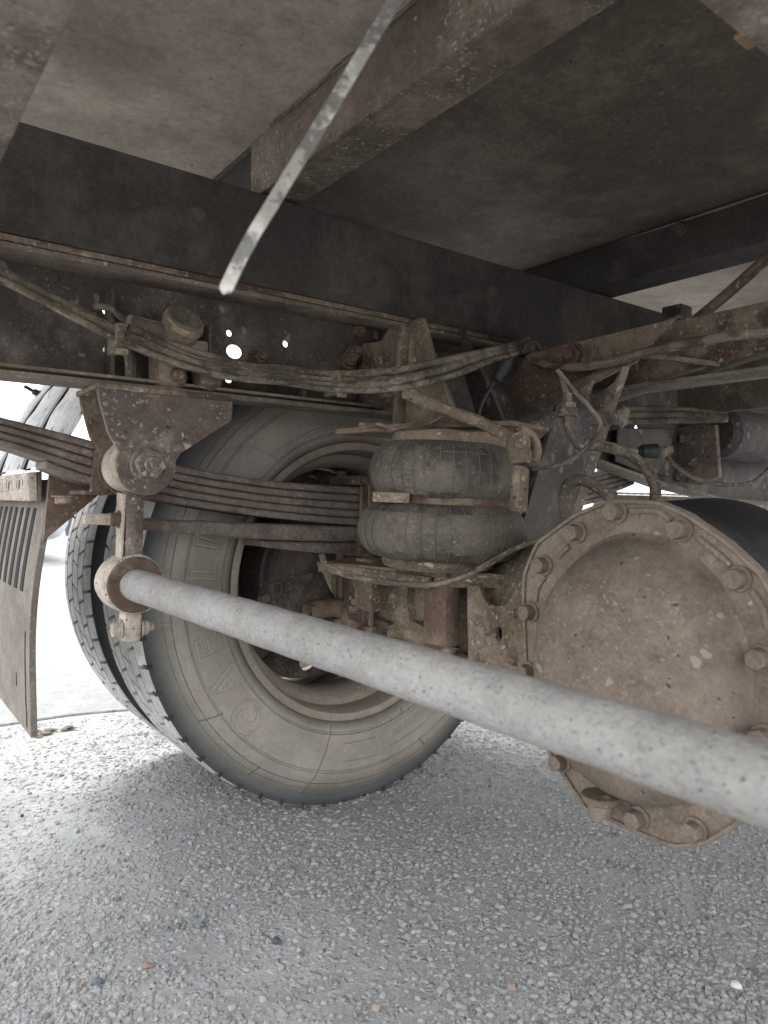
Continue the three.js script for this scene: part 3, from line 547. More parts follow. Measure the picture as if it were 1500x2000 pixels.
{
  const t = thing('brake_drum', 'dark rusty brake drum and backing plate inside the inner wheel rim', 'brake', V(AX, AY, -1.45));
  part('drum', rev([[.0, -1.435 + 1.45], [.17, .015], [.195, .010], [.203, .0], [.206, -.02], [.213, -.024], [.213, -.05], [.207, -.055], [.207, -.13], [.16, -.16]], 96, 'z', V(AX, AY, -1.45), { crease: .5 }), M.drum, t);
  part('backing_plate', rev([[.06, .022], [.15, .02], [.165, .016], [.185, .0155]], 72, 'z', V(AX, AY, -1.45)), M.drum, t);
  const q = at(538, 1150, 'z', -1.425); part('brake_line_clip', tube([V(q.x - .008, q.y + .012, -1.436), V(q.x - .006, q.y + .014, -1.425), V(q.x + .012, q.y + .013, -1.422), V(q.x + .014, q.y - .008, -1.422), V(q.x + .022, q.y - .010, -1.432)], .003, 24, 8), M.hose, t);
  putBolt(hexBolt(.012, .010), M.drum, t, at(515, 1168, 'z', -1.432), V(0, 0, 1)); putBolt(hexBolt(.012, .010), M.drum, t, at(600, 1125, 'z', -1.430), V(0, 0, 1)); putBolt(hexBolt(.010, .010), M.rim, t, at(668, 1312, 'z', -1.42), V(0, 0, 1));
  part('splashed_mud', rough(plate(path([[628, 1110], [680, 1095], [690, 1170], [665, 1180], [645, 1150]], 'z', -1.424), 'z', .008), .002, 70), M.mud, t);
  // slack adjuster arm and cam
  part('slack_adjuster', [rough(tube(path([[600, 1195], [640, 1186], [690, 1198], [715, 1225]], 'z', -1.34), .022, 24, 12), .001, 50), cyl(at(690, 1205, 'z', -1.34), at(690, 1205, 'z', -1.30), .026)], M.rust, t);
  putBolt(hexBolt(.013, .012, true, .016), M.dusty, t, at(692, 1195, 'z', -1.28), V(0, 1, 0));
}

// ------------------------------------------------------------------ axle and differential
const DC = V(.80, .498, -.535);                           // centre of the cover's face
{
  const t = thing('axle_housing', 'dusty cast axle housing between the wheel and the differential', 'axle', V(AX, AY, -1));
  part('axle_tube', rev([[.068, -1.40], [.072, -1.30], [.074, -1.14], [.098, -1.08], [.102, -1.04], [.098, -1.02], [.098, -.93], [.112, -.86], [.145, -.76], [.17, -.68]].map(([r, a]) => [r, a]), 48, 'z', V(AX, AY, 0), { crease: .5 }), M.dusty, t);
  part('collar', rev([[.07, -1.115], [.118, -1.11], [.123, -1.10], [.123, -1.065], [.117, -1.058], [.09, -1.052]], 48, 'z', V(AX, AY, 0)), M.dusty, t);
  part('collar', rev([[.08, -.985], [.130, -.98], [.136, -.97], [.134, -.925], [.128, -.915], [.08, -.91]], 48, 'z', V(AX, AY, 0)), M.dusty, t);
  part('spring_seat', [rough(box(AX - .105, AX + .10, .585, .650, -1.345, -1.235, .006), .001), rough(box(AX - .085, AX + .08, .44, .584, -1.33, -1.25, .012), .001)], M.rust, t);
  for (const [z, x] of [[-1.35, AX - .075], [-1.35, AX + .075], [-1.236, AX - .075], [-1.236, AX + .075]]) {
    const b = part('u_bolt', cyl(V(x, .40, z), V(x, .77, z), .0105, .0105, 16), M.rust, t); part('nut', new THREE.CylinderGeometry(.019, .019, .022, 6).translate(x, .428, z), M.rust, b);
  }
  // vertical posts that carry the air bag perch
  part('perch_post', rough(box(AX - .165, AX - .125, .49, .592, -1.165, -1.105, .008), .0012, 60), M.dusty, t);
  part('perch_post', rough(box(AX - .175, AX - .138, .46, .592, -.945, -.885, .008), .0012, 60), M.rust, t);
  part('lower_clamp', rough(plate(path([[748, 1222], [800, 1216], [830, 1235], [880, 1275], [910, 1285], [905, 1310], [860, 1300], [800, 1262], [750, 1250]], 'x', .845), 'x', .07, [], 1, .012), .002, 45), M.dusty, t);
  putBolt(hexBolt(.014, .014, true, .02), M.dusty, t, at(878, 1262, 'x', .84), V(-.3, -1, 0), .4);
  putBolt(hexBolt(.011, .01, true), M.dusty, t, at(775, 1168, 'x', .812), V(-1, 0, 0), .4);
  // differential casing behind the cover
  part('differential_casing', rev([[.188, .012], [.196, .02], [.192, .06], [.20, .10], [.205, .18], [.19, .26], [.15, .32], [.10, .36], [.07, .44], [.062, .56]], 64, 'x', V(DC.x, DC.y + .01, DC.z), { crease: .4 }), M.black, t);
  // cut plate bracket left of the cover
  part('bracket_plate', rough(plate(path([[911, 1143], [934, 1144], [940, 1162], [950, 1178], [966, 1184], [985, 1182], [996, 1168], [1024, 1118], [1026, 1318], [913, 1296]], 'x', .818), 'x', .010, [{ c: at(973, 1238, 'x', .818), r: .0078, ry: .011 }, { c: at(966, 1304, 'x', .818), r: .014, ry: .011 }], 1), .0005, 60), M.dusty, t);
  putBolt(hexBolt(.006, .005, true), M.dusty, t, at(1003, 1198, 'x', .8165), V(-1, 0, 0)); putBolt(hexBolt(.006, .006, true), M.dusty, t, at(1003, 1291, 'x', .8165), V(-1, 0, 0));
}
{
  const t = thing('differential_cover', 'rounded tan differential cover bolted round its rim at right', 'cover', DC);
  // polygonal flange measured from the picture, closed to the right by symmetry
  const out = path([[1022, 1180], [1024, 1120], [1050, 1058], [1124, 1003], [1195, 975], [1285, 978], [1345, 1003], [1425, 1058], [1492, 1122], [1535, 1210], [1550, 1330], [1545, 1450], [1520, 1530], [1450, 1607], [1385, 1648], [1330, 1657], [1295, 1650], [1150, 1585], [1128, 1556], [1070, 1465], [1030, 1350]], 'x', DC.x);
  const cv = new THREE.CatmullRomCurve3(out, true, 'catmullrom', .18).getPoints(160);
  part('flange', plate(cv, 'x', .013, [], 1, .002), M.flange, t);
  // raised lip along the rim and the dome with its flattened crown
  const lip = cv.map(p => V(DC.x - .002, DC.y + (p.y - DC.y) * .985, DC.z + (p.z - DC.z) * .985)); part('rim_lip', new THREE.TubeGeometry(new THREE.CatmullRomCurve3(lip, true), 200, .003, 8, true), M.flange, t);
  const dome = rev([[.0, -.094], [.03, -.0933], [.06, -.091], [.085, -.0868], [.106, -.080], [.124, -.071], [.138, -.060], [.149, -.046], [.157, -.031], [.163, -.016], [.1665, -.006], [.170, -.0015], [.173, -.0005]], 96, 'x', V(0, 0, 0), { crease: .9 });
  dome.scale(1, 1.0, .85).translate(DC.x, DC.y - .004, DC.z + .006); part('dome', uvPlanar(dome), M.cover, t, true);
  const hb = hexBolt(.0117, .0165, true);
  const bolts = [[1205, 1000], [1127, 1040], [1062, 1104], [1036, 1195], [1033, 1312], [1097, 1487], [1247, 1597], [1357, 1620], [1330, 1035], [1442, 1130], [1488, 1285], [1492, 1440]];
  bolts.forEach(([x, y], i) => putBolt(hb, M.flange, t, at(x + 2, y, 'x', DC.x - .0005), V(-1, 0, 0), i * .7));
  // embossed ribs between bolts
  const ribs = [[[1065, 1125], [1050, 1150], [1047, 1175]], [[1090, 1088], [1112, 1066]], [[1232, 998], [1285, 1000], [1312, 1018]], [[1365, 1052], [1400, 1080], [1428, 1105]], [[1470, 1155], [1490, 1190], [1500, 1230]]];
  for (const r of ribs) part('flange_rib', tube(path(r, 'x', DC.x - .001), .0042, 24, 8), M.flange, t);
  const dp = at(1172, 1560, 'x', DC.x - .03); const pl = part('drain_plug', cyl(V(dp.x, dp.y + .006, dp.z), V(dp.x, dp.y - .004, dp.z), .024, .022, 28), M.cover, t); part('plug_head', new THREE.CylinderGeometry(.0165, .0165, .018, 6).translate(dp.x, dp.y - .0135, dp.z), M.cover, pl);
  putBolt(hexBolt(.02, .012, true), M.cover, t, at(1130, 1348, 'x', .745), V(-1, .15, -.3), .3, 'filler_plug');
}

// ------------------------------------------------------------------ air bag
{
  const c = at(866, 1000, 'D', 1.25), yy = y => at(866, y, 'D', 1.25).y;
  const t = thing('air_spring', 'double convoluted rubber air bag, two dusty rings stacked over the axle perch', 'air spring', V(c.x, yy(1108), c.z));
  const tilt = g => { g.translate(-c.x, -c.y, -c.z).rotateZ(-.012).rotateX(.03).translate(c.x, c.y, c.z); return g; };
  const bellow = (name, y0, y1, R, rin, off) => {
    const h = y0 - y1, prof = [], n = 26; for (let i = 0; i <= n; i++) { const a = -Math.PI / 2 + Math.PI * i / n, r = rin + (R - rin) * Math.pow(Math.max(0, Math.cos(a)), .88), y = h / 2 * Math.sin(a) * 1.0; prof.push([r, y]); }
    const cc = V(c.x + off, (y0 + y1) / 2, c.z - off * .2), m = part(name, tilt(rev(prof, 120, 'y', cc, { crease: 1.2, wob: th => .0012 * Math.sin(th * 7 + y0 * 90) })), M.bag, t);
    const rg = [], nr = 38; for (let k = 0; k < nr; k++) { const th = 2 * Math.PI * (k + .3) / nr; rg.push(tilt(tube(prof.filter((_, i) => i % 2 === 0).map(([r, y]) => V(cc.x + (r + .0006) * Math.cos(th), cc.y + y, cc.z + (r + .0003) * Math.sin(th))), .0009, 26, 5))); }
    for (const f of [.25, -.05, -.3]) { const yv = h * f, i = prof.findIndex(p => p[1] >= yv), r = prof[i][0] + .0005, pts = []; for (let k = 0; k < 60; k++) pts.push(V(cc.x + r * Math.cos(k / 60 * 6.2832), cc.y + prof[i][1] + .001 * Math.sin(k * .7), cc.z + r * Math.sin(k / 60 * 6.2832))); rg.push(tilt(new THREE.TubeGeometry(new THREE.CatmullRomCurve3(pts, true), 120, .0007, 5, true))); }
    const mesh = part('moulded_ridges', rg, M.ridge, m); mesh.userData = { kind: 'stuff' };
  };
  part('top_plate', tilt(rough(rev([[.0, yy(847)], [.098, yy(847)], [.104, yy(851)], [.106, yy(858)], [.104, yy(876)], [.08, yy(880)]], 64, 'y', V(c.x + .012, 0, c.z)), .0008, 40)), M.dusty, t);
  bellow('upper_bellow', yy(866), yy(981), .1305, .083, .000); bellow('lower_bellow', yy(982), yy(1089), .1455, .094, -.003);
  part('girdle_ring', tilt(rev([[.09, yy(972)], [.111, yy(970)], [.1135, yy(975)], [.1135, yy(984)], [.111, yy(988)], [.09, yy(987)]], 64, 'y', V(c.x + .003, 0, c.z))), M.rust, t);
  const q = at(768, 972, 'D', 1.16); part('ring_joint', rough(bar(V(q.x - .028, q.y + .001, q.z - .02), V(q.x + .02, q.y - .001, q.z + .018), .016, .017), .0006), M.dusty, t);
  part('bottom_plate', tilt(rev([[.0, yy(1108)], [.086, yy(1109)], [.096, yy(1104)], [.098, yy(1096)], [.096, yy(1086)], [.08, yy(1082)]], 64, 'y', V(c.x - .008, 0, c.z))), M.dusty, t);
  // perch below: tapered plate with a folded lip
  const yb = yy(1110) - .002;
  const pp = [V(.74, yb, -1.20), V(.98, yb, -1.25), V(1.02, yb, -.76), V(.94, yb, -.74), V(.79, yb, -.90)];
  const pe = part('perch', rough(plate(pp, 'y', .010, [], -1), .0006, 40), M.rust, t);
  part('perch_lip', rough(bar(V(.74, yb - .012, -1.19), V(.785, yb - .018, -.91), .008, .02), .001, 70), M.dusty, pe);
  part('perch_lip', rough(bar(V(.788, yb - .016, -.905), V(.94, yb - .012, -.745), .008, .018), .001, 70), M.dusty, pe);
}
{
  // bracket that ties the air bag to the rail
  const t = thing('air_spring_bracket', 'rusty mud cracked gusset bracket joining rail to the air bag top', 'bracket', at(800, 740, 'x', .87));
  part('gusset_plate', rough(plate(path([[786, 640], [812, 622], [824, 622], [845, 700], [864, 745], [882, 795], [882, 826], [778, 838], [775, 740]], 'x', .87), 'x', .012, [], 1, .002), .001, 40), M.dusty, t);
  const z = -1.196; part('base_plate', rough(plate(path([[704, 672], [742, 668], [757, 640], [800, 632], [796, 825], [706, 790]], 'z', z), 'z', .018), .001, 40), M.rust, t);
  part('edge_flange', rough(bar(at(792, 640, 'x', .862), at(780, 835, 'x', .862), .012, .03, V(1, 0, 0)), .001, 50), M.dusty, t);
  const y = at(868, 836, 'D', 1.25).y; part('mount_plate', rough(plate([V(.76, y, -1.17), V(1.0, y, -1.16), V(1.02, y, -.86), V(.90, y, -.84), V(.80, y, -.98)], 'y', .010, [], 1), .0012, 45), M.dusty, t);
  part('mud_bead', rough(tube(path([[700, 828], [760, 836], [820, 832], [880, 815], [930, 824], [985, 838]], 'D', 1.22), .006, 60, 8), .0025, 55), M.rust, t);
  for (const [x, yy] of [[690, 690], [680, 705]]) putBolt(hexBolt(.013, .018, true, .014), M.rust, t, at(x, yy, 'z', -1.2), V(-.2, 0, 1), .3);
  part('inner_gusset', plate(path([[905, 640], [930, 700], [960, 760], [990, 830], [940, 838], [900, 700]], 'x', 1.06), 'x', .01), M.rail, t);
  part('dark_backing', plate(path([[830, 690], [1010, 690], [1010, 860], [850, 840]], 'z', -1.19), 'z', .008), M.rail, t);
}

// ------------------------------------------------------------------ levelling valve rod and ball joint
{
  const t = thing('levelling_rod', 'muddy levelling rod with a ball joint hanging in front of the air bag', 'linkage', at(900, 810, 'D', 1.1));
  part('upper_rod', rough(tube([at(792, 768, 'D', 1.16), at(860, 795, 'D', 1.13), at(940, 826, 'D', 1.10), at(1003, 856, 'D', 1.07)], .0095, 50, 14), .0008, 60), M.dusty, t);
  const j = at(1012, 868, 'D', 1.06);
  part('joint_eye', [rough(cyl(j.clone().addScaledVector(CF, .012), j.clone().addScaledVector(CF, -.014), .0165, .0165, 24, .004), .0006), rough(tube([at(1010, 850, 'D', 1.07), at(1022, 842, 'D', 1.072), at(1040, 856, 'D', 1.075), at(1046, 885, 'D', 1.078), at(1040, 900, 'D', 1.078)], .0085, 24, 10), .0006)], M.dusty, t);
  putBolt(hexBolt(.0085, .009, true), M.dusty, t, j.clone().addScaledVector(CF, -.0145), CF.clone().negate(), .3);
  const rodP = [at(1016, 878, 'D', 1.06), at(1017, 905, 'D', 1.06), at(1016, 912, 'D', 1.06), at(1012, 1000, 'D', 1.06)];
  part('vertical_link', [rough(cyl(rodP[0], rodP[1], .0165, .0165, 20, .003), .001, 60), rough(cyl(rodP[2], rodP[3], .0135, .0125, 20, .003), .0012, 60)], M.dusty, t);
  part('rubber_boot', cyl(at(1034, 868, 'D', 1.09), at(1034, 912, 'D', 1.09), .0175, .017, 20, .003), M.bag, t);
}

// ------------------------------------------------------------------ rail mounted valves
{
  const t = thing('brake_valve', 'muddy cylindrical brake valve with flat cap on the rail web', 'valve', at(350, 660, 'z', -1.16));
  const c = at(350, 648, 'z', -1.165), ax = V(.08, .62, .78).normalize(), h = k => V(c.x, c.y, c.z).addScaledVector(ax, k);
  part('valve_body', rough(cyl(h(-.055), h(.016), .031, .033, 36, .003), .001, 50), M.dusty, t);
  const cap = part('valve_cap', cyl(h(.016), h(.028), .0355, .033, 36, .003), M.dusty, t);
  part('cap_rim', cyl(h(.028), h(.031), .026, .025, 30), M.rail, cap);
  part('valve_flange', rough(box(c.x - .075, c.x + .048, c.y - .030, c.y - .010, c.z - .04, c.z + .012, .004), .0015, 60), M.hanger, t);
  part('inlet_port', rough(cyl(V(c.x - .085, c.y + .002, c.z), V(c.x - .02, c.y - .006, c.z), .014, .017, 18), .001), M.hanger, t);
  part('mount_strip', rough(box(c.x + .05, c.x + .056, c.y - .06, c.y + .02, c.z - .05, c.z + .005), .0006), M.rail, t);
  part('mount_strip', rough(box(c.x - .105, c.x - .098, c.y - .11, c.y + .06, c.z - .055, c.z - .02), .0006), M.rail, t);
  const cyl2 = (x, y, r, l) => { const p = at(x, y, 'z', -1.18); return rough(rev([[.0, -l / 2 - r * .35], [r * .6, -l / 2 - r * .25], [r * .9, -l / 2], [r, -l / 2 + r * .3], [r, l / 2], [r * .6, l / 2]], 32, 'y', p, { crease: .6 }), .0008, 60); };
  part('lower_chamber', cyl2(328, 708, .0315, .075), M.dusty, t); part('lower_chamber', cyl2(405, 738, .027, .03), M.dusty, t);
  part('hooked_strip', rough(tube(path([[244, 668], [252, 690], [256, 720], [252, 745]], 'z', -1.185), .009, 20, 8), .0008), M.hanger, t);
  const pp = tube(path([[182, 597], [215, 603], [240, 622], [258, 628]], 'z', -1.175), .0055, 24, 8); part('air_pipe', pp, M.hose, t);
  putBolt(hexBolt(.009, .012), M.dusty, t, at(345, 733, 'z', -1.145), V(0, 0, 1));
}

// ------------------------------------------------------------------ air hoses along the rail
{
  const hs = [
    [[[-60, 505], [0, 530], [60, 562], [150, 608], [240, 652], [330, 690], [430, 722], [560, 742], [640, 752], [760, 747, -.98], [860, 724, -.95], [950, 696, -.98], [1040, 672, -1.05]], .0088, 'lowest thick air hose sagging along the rail from the left edge'],
    [[[-60, 515], [0, 545], [70, 580], [160, 628], [250, 672], [340, 708], [440, 735], [560, 748], [640, 760], [770, 759, -.97], [880, 734, -.94], [960, 704, -.97], [1040, 680, -1.05]], .0066, 'thin air hose running just under the thick one'],
    [[[250, 640], [330, 672], [400, 694], [470, 712], [560, 722], [640, 730], [770, 724, -1.0], [870, 704, -.96], [960, 684, -.99], [1035, 668, -1.05]], .0082, 'upper air hose starting behind the brake valve'],
    [[[280, 655], [380, 700], [480, 722], [560, 732], [640, 741], [790, 736, -.99], [880, 714, -.955], [960, 690, -.985], [1030, 662, -1.05]], .007, 'middle air hose nested between the other hoses of the bundle'],
  ];
  hs.forEach(([l, r, lab], i) => solo('air_hose', tube(path(l, 'z', [-1.118, -1.108, -1.135, -1.125][i]), r * .86, 140, 10), M.hose, lab, 'hose', at(...l[3], 'z', -1.12)));
  const clip = (x, y, lab) => { const t = thing('hose_clip', lab, 'clip', at(x, y, 'z', -1.10)); const p = at(x, y, 'z', -1.105); part('clip_band', [rough(box(p.x - .006, p.x + .006, p.y - .022, p.y + .022, -1.145, -1.096, .003), .0006)], M.hose, t); part('clip_head', box(p.x - .008, p.x + .009, p.y - .028, p.y - .018, -1.098, -1.085), M.dusty, t); };
  clip(660, 748, 'plastic clip binding the hose bundle under the rusty bracket'); clip(232, 660, 'muddy clip holding the hoses left of the brake valve');
}

// ------------------------------------------------------------------ frame crossmember and gussets on the right
{
  const t = thing('frame_crossmember', 'rusty brown frame crossmember reaching right from the rail with gusset', 'crossmember', V(1.33, 1.0, -.8));
  const X = 1.33;
  part('member_web', rough(plate([V(X, 1.072, -1.21), V(X, 1.072, .2), V(X, .985, .2), V(X, .985, -.55), V(X, .955, -.97), V(X, .94, -1.21)], 'x', .009, [], 1), .0006, 30), M.rust, t);
  part('bottom_flange', rough(plate([V(X - .005, .985, -.5), V(X + .075, .985, -.5), V(X + .075, .94, -1.0), V(X - .005, .94, -1.0)].map(p => V(p.x, .95, p.z)), 'y', .009), .0012, 60), M.beam, t);
  const gp = path([[1030, 690], [1320, 622], [1242, 700], [1150, 748], [1010, 812], [985, 760]], 'x', 1.24);
  part('gusset', rough(plate(gp, 'x', .01, [], 1), .0008, 40), M.rust, t);
  part('gusset_edge', rough(bar(at(1008, 815, 'x', 1.235), at(1244, 698, 'x', 1.235), .02, .011, V(1, 0, 0)), .0014, 70), M.beam, t);
  part('lower_flange', rough(bar(at(1192, 778, 'x', 1.36), at(1510, 676, 'x', 1.36), .05, .016), .0012, 60), M.beam, t);
  part('inner_web', rough(plate([V(1.92, 1.19, -1.15), V(1.92, 1.19, .4), V(1.92, .96, .4), V(1.92, .96, -1.15)], 'x', .01, [], 1), .001, 20), M.beam, t);
  part('diagonal_brace', rough(bar(at(1258, 694, 'x', 1.22), at(1405, 713, 'x', 1.34), .012, .010), .0008, 60), M.hose, t);
  putBolt(hexBolt(.02, .018, true, .02), M.rust, t, at(1122, 694, 'x', 1.238), V(-1, -.1, .3), .3);
  part('torn_bracket', rough(plate(path([[1165, 775], [1205, 745], [1225, 715], [1212, 760], [1195, 800], [1205, 830], [1160, 830], [1172, 800]], 'x', 1.2), 'x', .02), .003, 45), M.hanger, t);
  part('torn_bracket', rough(plate(path([[1135, 762], [1158, 745], [1148, 775], [1155, 800], [1138, 800]], 'x', 1.18), 'x', .01), .002, 45), M.hanger, t);
}
{
  const t = thing('slanted_strut', 'wide dark slanted steel strut behind the air bag and ball joint', 'strut', at(1120, 900, 'z', -.95));
  part('strut_plate', plate(path([[1090, 790], [1178, 800], [1112, 1020], [1080, 1130], [1002, 1110], [1022, 1020]], 'z', -.98), 'z', .012, [], -1), M.rail, t);
  part('strut_bracket', rough(plate(path([[1036, 850], [1080, 842], [1072, 905], [1050, 965], [1030, 990]], 'z', -1.02), 'z', .02), .003, 50), M.hanger, t);
  part('strut_flange', plate(path([[1178, 798], [1198, 815], [1130, 1020], [1098, 1130], [1080, 1130], [1112, 1020]], 'z', -.985), 'z', .06, [], -1), M.beam, t);
}
{
  const t = thing('light_strut', 'thin dark straight stay rod crossing from the right edge to the gusset', 'rod', at(1380, 600, 'y', 1.05));
  part('rod', tube([at(1560, 440, 'D', 1.35), at(1500, 502, 'D', 1.42), at(1380, 608, 'D', 1.55), at(1268, 692, 'D', 1.66)], .0115, 40, 12), M.rust, t);
  part('rod_band', rough(tube([at(1258, 690, 'D', 1.64), at(1290, 632, 'D', 1.66), at(1332, 616, 'D', 1.68)], .004, 16, 8), .0006), M.rail, t);
}
solo('cable_hose', tube(path([[1040, 706], [1100, 717], [1170, 712], [1256, 690], [1340, 672], [1430, 655], [1520, 648]], 'x', 1.2), .009, 60, 10), M.hose, 'dusty hose bowing along the gusset to the right edge', 'hose', at(1256, 690, 'x', 1.2));

// ------------------------------------------------------------------ fittings between the air bag and the differential
{
  const t = thing('pipe_fitting', 'stacked brass hex pipe fitting above the slanted strut', 'fitting', at(1108, 790, 'D', 1.3));
  const D = 1.3, hx = (y0, y1, r, x = 1108) => { const a = at(x, y0, 'D', D), b = at(x, y1, 'D', D); return new THREE.CylinderGeometry(r, r, a.distanceTo(b), 6).translate(0, 0, 0).applyQuaternion(new THREE.Quaternion().setFromUnitVectors(V(0, 1, 0), a.clone().sub(b).normalize())).translate((a.x + b.x) / 2, (a.y + b.y) / 2, (a.z + b.z) / 2); };
  part('hex_nut', hx(768, 786, .009), M.dusty, t); part('hex_nut', hx(787, 797, .016), M.dusty, t); part('hex_nut', hx(798, 814, .019), M.hanger, t);
  part('threaded_stub', cyl(at(1106, 770, 'D', D), at(1096, 730, 'D', D + .02), .006, .004, 12), M.hose, t);
  part('elbow', rough(tube(path([[1110, 812], [1112, 835], [1122, 858], [1138, 872]], 'D', D), .0105, 24, 10), .0012, 60), M.hanger, t);
  part('mount_tab', rough(plate(path([[1030, 830], [1060, 820], [1090, 818], [1100, 808], [1120, 800], [1138, 800], [1128, 822], [1092, 840], [1075, 852], [1040, 858]], 'D', 1.31).map((p, i, a) => V(a[0].x + (p.x - a[0].x), p.y, a[0].z)), 'z', .012), .002, 55), M.hanger, t);
}
solo('sensor_wire', tube(path([[1088, 722], [1120, 762], [1155, 800], [1172, 828], [1158, 862], [1125, 892], [1080, 912], [1038, 915]], 'D', 1.24), .0042, 70, 8), M.hose, 'thin wire looping round the pipe fitting down to the ball joint', 'wire', at(1155, 800, 'D', 1.24));
solo('brake_hose', tube(path([[1140, 868], [1180, 872], [1222, 885], [1258, 912], [1278, 945], [1280, 985]], 'D', 1.4), .0112, 50, 12), M.hose, 'thick brake hose arching down onto the differential cover rim', 'hose', at(1222, 885, 'D', 1.4));
solo('brake_hose', tube(path([[1106, 1012], [1102, 970], [1112, 944], [1140, 938], [1172, 955], [1200, 980]], 'D', 1.2), .0100, 50, 12), M.hose, 'short brake hose bent in an arch left of the differential top', 'hose', at(1140, 938, 'D', 1.2));
solo('perch_air_line', tube([...path([[628, 1082], [634, 1098], [660, 1116], [715, 1131], [785, 1140], [850, 1141], [905, 1126]], 'D', 1.10), ...path([[960, 1098], [1010, 1070], [1062, 1052]], 'D', 1.12)], .0050, 90, 10), M.hose, 'pale air line sagging below the air bag perch', 'hose', at(785, 1140, 'D', 1.17));
{
  const t = thing('black_sensor_cable', 'thin black cable with plug hanging behind the hose bundle', 'cable', at(960, 740, 'D', 1.36));
  part('cable', tube(path([[1000, 698], [975, 730], [955, 762], [940, 790], [932, 818]], 'D', 1.37), .004, 30, 8), M.black, t);
  part('plug', cyl(at(992, 705, 'D', 1.36), at(968, 742, 'D', 1.36), .011, .0095, 16), M.black, t);
  part('loop', tube(path([[1020, 690], [1030, 672], [1046, 668], [1058, 684]], 'D', 1.45), .005, 20, 8), M.black, t);
}
{
  const t = thing('brake_chamber', 'dark round brake chamber with bolted flange at the right edge', 'brake chamber', at(1450, 850, 'z', -1.1));
  const z = -1.12, c = at(1395, 852, 'z', z), e = at(1590, 850, 'z', z);
  part('chamber_body', rough(cyl(V(c.x, c.y + .01, z), V(e.x, c.y + .01, z), .078, .078, 40, .02), .001, 30), M.rail, t);
  part('mount_plate', rough(plate(path([[1322, 838], [1350, 828], [1400, 832], [1405, 930], [1370, 948], [1318, 940]], 'x', c.x - .02), 'x', .014), .004, 40), M.hanger, t);
  for (const [x, y] of [[1340, 858], [1330, 930], [1358, 905]]) putBolt(hexBolt(.014, .014, true), M.hanger, t, at(x, y, 'x', c.x - .028), V(-1, 0, 0), x);
  part('mount_plate', rough(plate(path([[1205, 835], [1310, 838], [1308, 930], [1240, 918], [1200, 900]], 'z', -1.19), 'z', .008), .001, 40), M.rail, t);
}
{
  const t = thing('control_linkage', 'slim control rod with black boot and round ball end near the brake chamber', 'linkage', at(1260, 880, 'D', 1.7));
  part('rod', cyl(at(1158, 874, 'D', 1.7), at(1252, 882, 'D', 1.7), .0055, .0065, 12), M.bar, t);
  part('rubber_boot', [cyl(at(1250, 882, 'D', 1.7), at(1286, 882, 'D', 1.7), .0165, .019, 20, .004), cyl(at(1246, 882, 'D', 1.7), at(1252, 882, 'D', 1.7), .011)], M.black, t);
  part('ball_end', new THREE.SphereGeometry(.014, 20, 14).translate(...at(1293, 883, 'D', 1.7).toArray()), M.dusty, t);
  part('stub', cyl(at(1298, 878, 'D', 1.7), at(1313, 878, 'D', 1.7), .009), M.dusty, t);
}
solo('thin_cable', tube([...path([[1302, 892], [1330, 918], [1360, 935], [1410, 946], [1450, 946], [1482, 935], [1510, 905]], 'D', 1.75)], .0052, 60, 8), M.hose, 'thin slack cable drooping below the brake chamber', 'cable', at(1410, 946, 'D', 1.75));
{
  const t = thing('pipe_bundle', 'bundle of dusty brake pipes running right behind the crossmember', 'pipes', at(1300, 805, 'D', 1.9));
  for (const [y0, y1, r] of [[793, 800, .006], [806, 808, .009], [818, 812, .008]]) part('pipe', tube(path([[1170, y0 + 12], [1215, y0 + 6], [1300, y0 + 4], [1420, y1 + 8]], 'D', 1.9), r, 40, 10), M.hose, t);
  part('clamp', rough(plate(path([[1190, 812], [1215, 788], [1245, 800], [1235, 830], [1212, 838]], 'D', 1.7).map((p, i, a) => V(p.x, p.y, a[0].z)), 'z', .05, [], 0, .006), .002, 50), M.hanger, t);
}

// ------------------------------------------------------------------ zip tie hanging close to the lens
{
  const pts = [V(.52, 1.362, -.36), at(850, -190, 'D', .545), at(800, -60, 'D', .52), at(768, 5, 'D', .51), at(700, 120, 'D', .5), at(615, 262, 'D', .49), at(540, 385, 'D', .485), at(480, 485, 'D', .48), at(436, 575, 'D', .475)];
  const cv = new THREE.CatmullRomCurve3(pts), P = [], I = [], U = [], n = 110, side = CR.clone().multiplyScalar(.86).addScaledVector(CU, -.5 * -1).normalize();
  for (let i = 0; i <= n; i++) {
    const p = cv.getPoint(i / n), tg = cv.getTangent(i / n), s = tg.clone().cross(CF).normalize(), f = s.clone().cross(tg).normalize(), w = .0048 * Math.min(1, Math.sqrt(Math.max(0, 1 - Math.pow(Math.max(0, (i - n + 2.5) / 2.5), 2))) + .05) * lerp(1.05, .95, i / n);
    for (const [a, b] of [[-1, -1], [1, -1], [1, 1], [-1, 1]]) { const q = p.clone().addScaledVector(s, a * w).addScaledVector(f, b * .0007); P.push(q.x, q.y, q.z); U.push(0, 0); }
  }
  for (let i = 0; i < n; i++) for (let k = 0; k < 4; k++) { const a = i * 4 + k, b = i * 4 + (k + 1) % 4; I.push(a, b, a + 4, b, b + 4, a + 4); }
  I.push(n * 4, n * 4 + 1, n * 4 + 2, n * 4, n * 4 + 2, n * 4 + 3);
  let g = new THREE.BufferGeometry(); g.setAttribute('position', new THREE.Float32BufferAttribute(P, 3)); g.setAttribute('uv', new THREE.Float32BufferAttribute(U, 2)); g.setIndex(I); g = toCreasedNormals(g, .5);
  M.tie = grime({ warm: .1, n: 512, sd: 31, a: [.30, .285, .255], b: [.62, .60, .55], dust: [.10, .095, .085], dustAmt: .8, dustAt: [.5, .62], size: .12, bump: .0003, rough: .6, grain: .15 });
  solo('zip_tie', g, M.tie, 'pale grime spotted plastic tie hanging down from above the view', 'cable tie', pts[5]);
}

